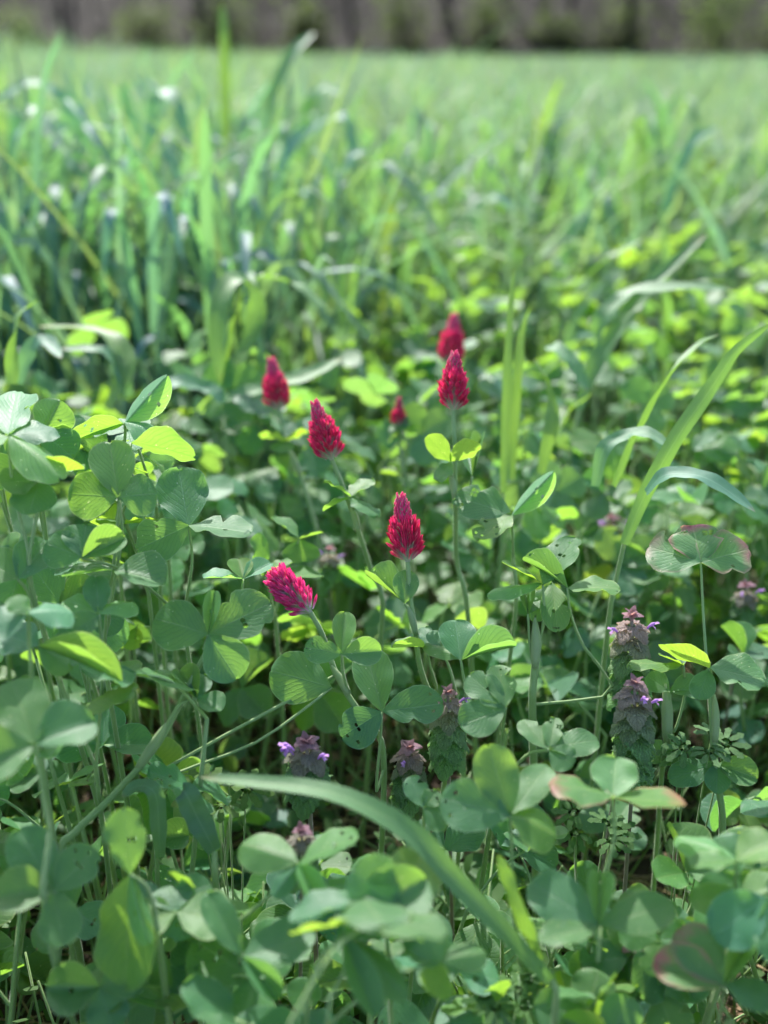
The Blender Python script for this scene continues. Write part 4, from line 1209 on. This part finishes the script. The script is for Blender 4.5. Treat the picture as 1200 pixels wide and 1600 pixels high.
def tuft(x, y, sc, label):
    global ntuft
    pl = link('grass_tuft', None); pl.location = (x, y, -.003); pl.rotation_euler = (0, 0, rt.uniform(0, 6.28)); pl.scale = (sc, sc, sc)
    tag(pl, label, 'grass', 'tall grass tufts at the front of the field')
    tone = rt.choice(((1.0, 1.02, 1.7), (.9, 1.0, 2.0), (1.05, 1.05, 1.5)) if x < -.1 else ((1.0, 1.0, 1.4), (1.2, 1.08, .9), (1.05, 1.05, 1.3)))
    for me in rt.choice(TUFT): link('blade', me, pl, None, tuple(t*rt.uniform(.9, 1.1) for t in tone))
    ntuft += 1; FILL.append(pl)
yy = 1.32
while yy < 2.7:
    half = yy*.42+.1
    xx = -half
    while xx < half:
        x = xx+rt.uniform(-.04, .04); y = yy+rt.uniform(-.05, .05)
        xx += .085
        edge = 1.45+.45*max(-1, min(1, x/.5))+.15*max(0, min(1, x/.2))+.1*math.sin(x*9)
        if y < edge-.12: continue
        px = project(Vector((x, y, .4)))[0]
        side = 'far left' if px < 150 else ('left' if px < 300 else ('left centre' if px < 500 else ('centre' if px < 700 else ('right centre' if px < 900 else 'right'))))
        sc = rt.uniform(.75, 1.05)*(.92+.14*max(0, min(1, -x/.5)))
        sc *= .62+.38*min(1, max(0, (y-edge+.12)/.5)) if x > -.12 else .8+.2*min(1, max(0, (y-edge+.12)/.3))
        word = 'tall' if sc > .95 else ('short' if sc < .8 else 'medium')
        row = 'front edge' if y < edge+.12 else ('second rank' if y < edge+.3 else ('third rank' if y < edge+.6 else ('fourth rank' if y < edge+.9 else ('fifth rank' if y < 2.3 else ('sixth rank' if y < 2.42 else ('seventh rank' if y < 2.55 else 'rear rank'))))))
        tuft(x, y, sc, f'{word} blue-green grass tuft in the {row} of the field, {side}')
    yy += .11
# a few single tufts that stand among the blurred clover
for (x, y, s) in ((.18, 1.35, .6), (.34, 1.2, .62), (.42, 1.55, .7), (-.05, 1.45, .55), (.05, 1.6, .62), (-.33, 1.2, .6), (.55, 1.45, .7), (.27, 1.7, .7)):
    tuft(x, y, s, 'isolated short grass tuft rising among the blurred clover')
print('TUFTS', ntuft)

def field(name, n, yr, hr, wr, label, seed, seg=5, minedge=True, lift=.0):
    g = np.random.default_rng(seed)
    y = yr[0]+(yr[1]-yr[0])*g.random(n)**0.75
    x = (g.random(n)*2-1)*(y*.56+.6)
    if minedge:
        ed = 1.45+.45*np.clip(x/.5, -1, 1)+.1*np.sin(x*9)
        keep = y > ed+.05
        x, y = x[keep], y[keep]
    n = len(x)
    patch = 0.5+0.5*np.sin(x*1.7+np.sin(y*1.1)*2)*np.cos(y*0.9+x*.4)
    H = (hr[0]+(hr[1]-hr[0])*g.random(n))*(0.80+0.22*patch)*(1+lift*np.clip(-x/(.35*y), -.45, 1))
    H *= 1+.10*np.sin(x*.9+1.3)*np.sin(y*.55+x*.3)+.22*(g.random(n) < .03)
    az = g.random(n)*6.283
    reach = H*(0.12+0.75*g.random(n)**1.5)
    droop = g.random(n)**1.6*0.95
    W = wr[0]+(wr[1]-wr[0])*g.random(n)
    t = np.linspace(0, 1, seg+1)
    ox, oy = np.cos(az), np.sin(az)
    hz = reach[:, None]*(t**1.8)[None]*1.3
    vz = H[:, None]*(t[None]*1.08-droop[:, None]*(np.clip(t-.45, 0, 1)**2)[None]*2.4)
    wt = np.sqrt(np.clip(1-((t-.0)/1.0)**2.2, 0.001, 1))*np.minimum(1, .6+t*2)
    tw = az+1.57+(g.random(n)-.5)*1.5
    sx, sy = np.cos(tw), np.sin(tw)
    cx = x[:, None]+ox[:, None]*hz; cyy = y[:, None]+oy[:, None]*hz
    hw = .5*W[:, None]*wt[None]
    V = np.empty((n, seg+1, 3, 3))
    for j, s in enumerate((-1, 0, 1)):
        V[:, :, j, 0] = cx+sx[:, None]*hw*s; V[:, :, j, 1] = cyy+sy[:, None]*hw*s
        V[:, :, j, 2] = vz+(hw*.35 if s else 0)
    U = np.empty((n, seg+1, 3, 2)); U[..., 0] = np.array([0, .5, 1.0]); U[..., 1] = t[None, :, None]
    q = []
    for i in range(seg):
        for j in range(2):
            q.append((i*3+j, i*3+j+1, (i+1)*3+j+1, (i+1)*3+j))
    q = np.array(q)
    F = (np.arange(n)[:, None, None]*((seg+1)*3)+q[None]).reshape(-1, 4)
    me = bpy.data.meshes.new(name)
    nv = n*(seg+1)*3
    me.vertices.add(nv); me.vertices.foreach_set('co', V.reshape(-1))
    me.loops.add(F.size); me.loops.foreach_set('vertex_index', F.reshape(-1).astype(np.int32))
    me.polygons.add(len(F)); me.polygons.foreach_set('loop_start', np.arange(0, F.size, 4, dtype=np.int32))
    me.polygons.foreach_set('use_smooth', np.ones(len(F), dtype=bool))
    me.update(calc_edges=True)
    l = me.uv_layers.new(name='UVMap'); l.data.foreach_set('uv', U.reshape(-1, 2)[F.reshape(-1)].astype(np.float32).ravel())
    at = me.attributes.new('tint', 'FLOAT_COLOR', 'POINT')
    k = g.random(n); v = .8+.5*g.random(n)
    c = np.stack([v*(.85+.35*k), v*(1.0+.05*k), v*(1.55-.95*k*(.5+.5*patch)), np.ones(n)], 1)
    at.data.foreach_set('color', np.repeat(c, (seg+1)*3, 0).astype(np.float32).ravel())
    me.materials.append(M_FIELD)
    tag(link(name, me), label, 'grass', None, 'stuff')
field('grass', 10500, (1.3, 4.2), (.26, .50), (.008, .014), 'dense blue-green grass behind the clover bed', 1, 6, True, .10)
field('grass', 18500, (4.0, 13), (.34, .52), (.011, .020), 'sunlit grass field stretching away behind the tufts', 2, 5, False, .45)
field('grass', 25000, (12.5, 37), (.36, .52), (.018, .034), 'far part of the green field before the trees', 3, 4, False, .2)

# ------------------------------------------------------------------ trees beyond the field
def bank():
    xs = np.linspace(-70, 70, 71); ys = np.array([36, 38, 41, 45, 50, 58, 70])
    zs = np.array([-.2, .5, 1.8, 4.0, 7.0, 10.0, 12.0])
    V, F = [], []
    for y, z in zip(ys, zs):
        for x in xs:
            V.append((x, y+1.2*noise.noise(Vector((x*.15, y*.1, 1))), z*(1+.25*noise.noise(Vector((x*.12, y*.1, 5))))+.25*noise.noise(Vector((x*.7, y*.7, 2)))*(z > 0)))
    k = len(xs)
    for i in range(len(ys)-1):
        for j in range(k-1):
            F.append((i*k+j, i*k+j+1, (i+1)*k+j+1, (i+1)*k+j))
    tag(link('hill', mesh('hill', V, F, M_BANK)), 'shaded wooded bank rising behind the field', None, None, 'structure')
bank()

def tree(x, y, h, rad, label, seed, leafy):
    r = random.Random(seed)
    pl = link('woodland_tree', None)
    gz = 0.0 if y < 38 else (y-38)*.45
    pl.location = (x, y, gz)
    tag(pl, label, 'tree', 'trees along the far edge of the field')
    pts = catmull([Vector((0, 0, -.6)), Vector((r.uniform(-.2, .2), 0, h*.35)), Vector((r.uniform(-.5, .5), r.uniform(-.3, .3), h*.7)), Vector((r.uniform(-.8, .8), 0, h))], 10)
    V, F = tube(pts, (rad, rad*.15), 8)
    ends = []
    for b in range(9):
        q = pts[r.randrange(3, 10)]
        a = r.uniform(0, 6.28); L = h*r.uniform(.15, .32)
        e = q+Vector((math.cos(a)*L*.8, math.sin(a)*L*.8, L*.6))
        tube(catmull([q, q.lerp(e, .5)+Vector((0, 0, -.1)), e], 4), (rad*.32, rad*.06), 5, V, F)
        ends += [q.lerp(e, .6), e]
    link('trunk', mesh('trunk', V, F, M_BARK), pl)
    V, F = [], []
    for i in range(leafy):
        q = r.choice(ends)+Vector((r.gauss(0, .7), r.gauss(0, .7), r.gauss(0, .55)))
        a = r.uniform(0, 6.28); s = r.uniform(.10, .24)
        d = Vector((math.cos(a), math.sin(a), r.uniform(-.6, .4)))*s; e = Vector((-math.sin(a), math.cos(a), r.uniform(-.4, .4)))*s*.5
        b = len(V); V += [q, q+d*.5+e, q+d, q+d*.5-e]; F.append((b, b+1, b+2, b+3))
    link('crown', mesh('crown', V, F, M_CROWN), pl, None, r.choice(((1, 1, 1), (1.3, 1.15, .9), (.9, 1, .9))))
rq = random.Random(4)
PLACES = ['leftmost', 'second', 'third', 'fourth', 'fifth', 'sixth', 'seventh', 'eighth', 'ninth', 'tenth', 'eleventh', 'twelfth', 'thirteenth', 'fourteenth', 'fifteenth', 'sixteenth']
for i in range(16):
    x = -15+30*i/15+rq.uniform(-1.3, 1.3)
    girth = rq.uniform(.07, .24)
    lab = ('thick' if girth > .17 else 'slender')+' dark blurred tree trunk, '+('leftmost' if i == 0 else PLACES[i]+' from the left')+' along the field edge'
    tree(x, rq.uniform(37, 40.5), rq.uniform(8, 12), girth, lab, 100+i, 420)

def brush():
    r = random.Random(12)
    V, F = [], []
    for i in range(900):
        x = r.uniform(-24, 24); y = r.uniform(36.8, 44)
        z0 = max(0, (y-38)*.4); h = r.uniform(.6, 2.6)
        p = Vector((x, y, z0-.2)); e = p+Vector((r.gauss(0, .4), r.gauss(0, .3), h))
        tube([p, p.lerp(e, .5)+Vector((r.gauss(0, .1), 0, 0)), e], (.025, .006), 3, V, F)
    for i in range(4200):
        x = r.uniform(-24, 24); y = r.uniform(36.8, 44)
        q = Vector((x, y, max(0, (y-38)*.4)+abs(r.gauss(.1, 1.0))))
        a = r.uniform(0, 6.28); s = r.uniform(.08, .22)
        d = Vector((math.cos(a), math.sin(a), r.uniform(-.6, .6)))*s; e = Vector((-math.sin(a), math.cos(a), r.uniform(-.6, .6)))*s*.6
        b = len(V); V += [q, q+d*.5+e, q+d, q+d*.5-e]; F.append((b, b+1, b+2, b+3))
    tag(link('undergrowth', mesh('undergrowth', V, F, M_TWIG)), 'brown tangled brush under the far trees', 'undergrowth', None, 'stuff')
brush()

def bush(x, y, h, wd, label, seed, tint):
    r = random.Random(seed)
    pl = link('bush', None); pl.location = (x, y, max(0, (y-38)*.4)); tag(pl, label, 'bush', 'green bushes among the far trees')
    V, F = [], []
    for k in range(6):
        e = Vector((r.gauss(0, wd*.3), r.gauss(0, wd*.2), h*r.uniform(.6, 1)))
        tube([Vector((0, 0, -.1)), e*.5, e], (.03, .008), 4, V, F)
    link('stem', mesh('stem', V, F, M_TWIG), pl)
    V, F = [], []
    for i in range(1100):
        q = Vector((r.gauss(0, wd*.38), r.gauss(0, wd*.3), abs(r.gauss(h*.5, h*.28))))
        a = r.uniform(0, 6.28); s = r.uniform(.07, .18)
        d = Vector((math.cos(a), math.sin(a), r.uniform(-.6, .4)))*s; e = Vector((-math.sin(a), math.cos(a), r.uniform(-.4, .4)))*s*.6
        b = len(V); V += [q, q+d*.5+e, q+d, q+d*.5-e]; F.append((b, b+1, b+2, b+3))
    link('foliage', mesh('foliage', V, F, M_CROWN), pl, None, tint)
bush(10.4, 37.2, 2.8, 1.5, 'pale green bush between trunks at the right end of the tree line', 1, (2.6, 2.7, 1.7))
bush(3.2, 37.3, 2.2, 1.0, 'small olive bush in the dark tree line right of the middle', 2, (1.3, 1.2, .9))
bush(12.8, 38.3, 1.8, 1.0, 'low green bush at the far right of the tree line', 3, (1.5, 1.6, 1.1))
for i_, (bx, bt) in enumerate(((-11.5, (.9, .9, .7)), (-7.5, (1.0, .85, .7)), (-5, (.8, .85, .7)), (.6, (.9, .75, .7)), (5.5, (.8, .7, .75)), (7.6, (1.0, .95, .6)))):
    bush(bx, 37.6+.3*(i_ % 3), 1.5+.3*(i_ % 4), 1.2, ('brown-green', 'rusty olive', 'dark olive', 'dusky brown', 'greyish', 'yellow-olive')[i_]+' bush at the foot of the far trees', 20+i_, bt)
bush(-2.5, 38.6, 1.5, .9, 'dull brownish bush left of the middle of the tree line', 4, (1.1, .9, .8))

# ------------------------------------------------------------------ look-alikes get their place in the row
ORD = ['leftmost', 'second', 'third', 'fourth', 'fifth', 'sixth', 'seventh', 'eighth', 'ninth', 'tenth', 'eleventh', 'twelfth', 'thirteenth', 'fourteenth', 'fifteenth', 'sixteenth', 'seventeenth', 'eighteenth', 'nineteenth', 'twentieth']
bylab = {}
for o in FILL: bylab.setdefault(o['label'], []).append(o)
for lab, os_ in bylab.items():
    if 1 < len(os_) <= len(ORD):
        os_.sort(key=lambda o: project(Vector(o.location)+Vector((0, 0, .2)))[0])
        for k, o in enumerate(os_):
            o['label'] = (('leftmost ' if k == 0 else ORD[k]+'-from-left ')+lab)
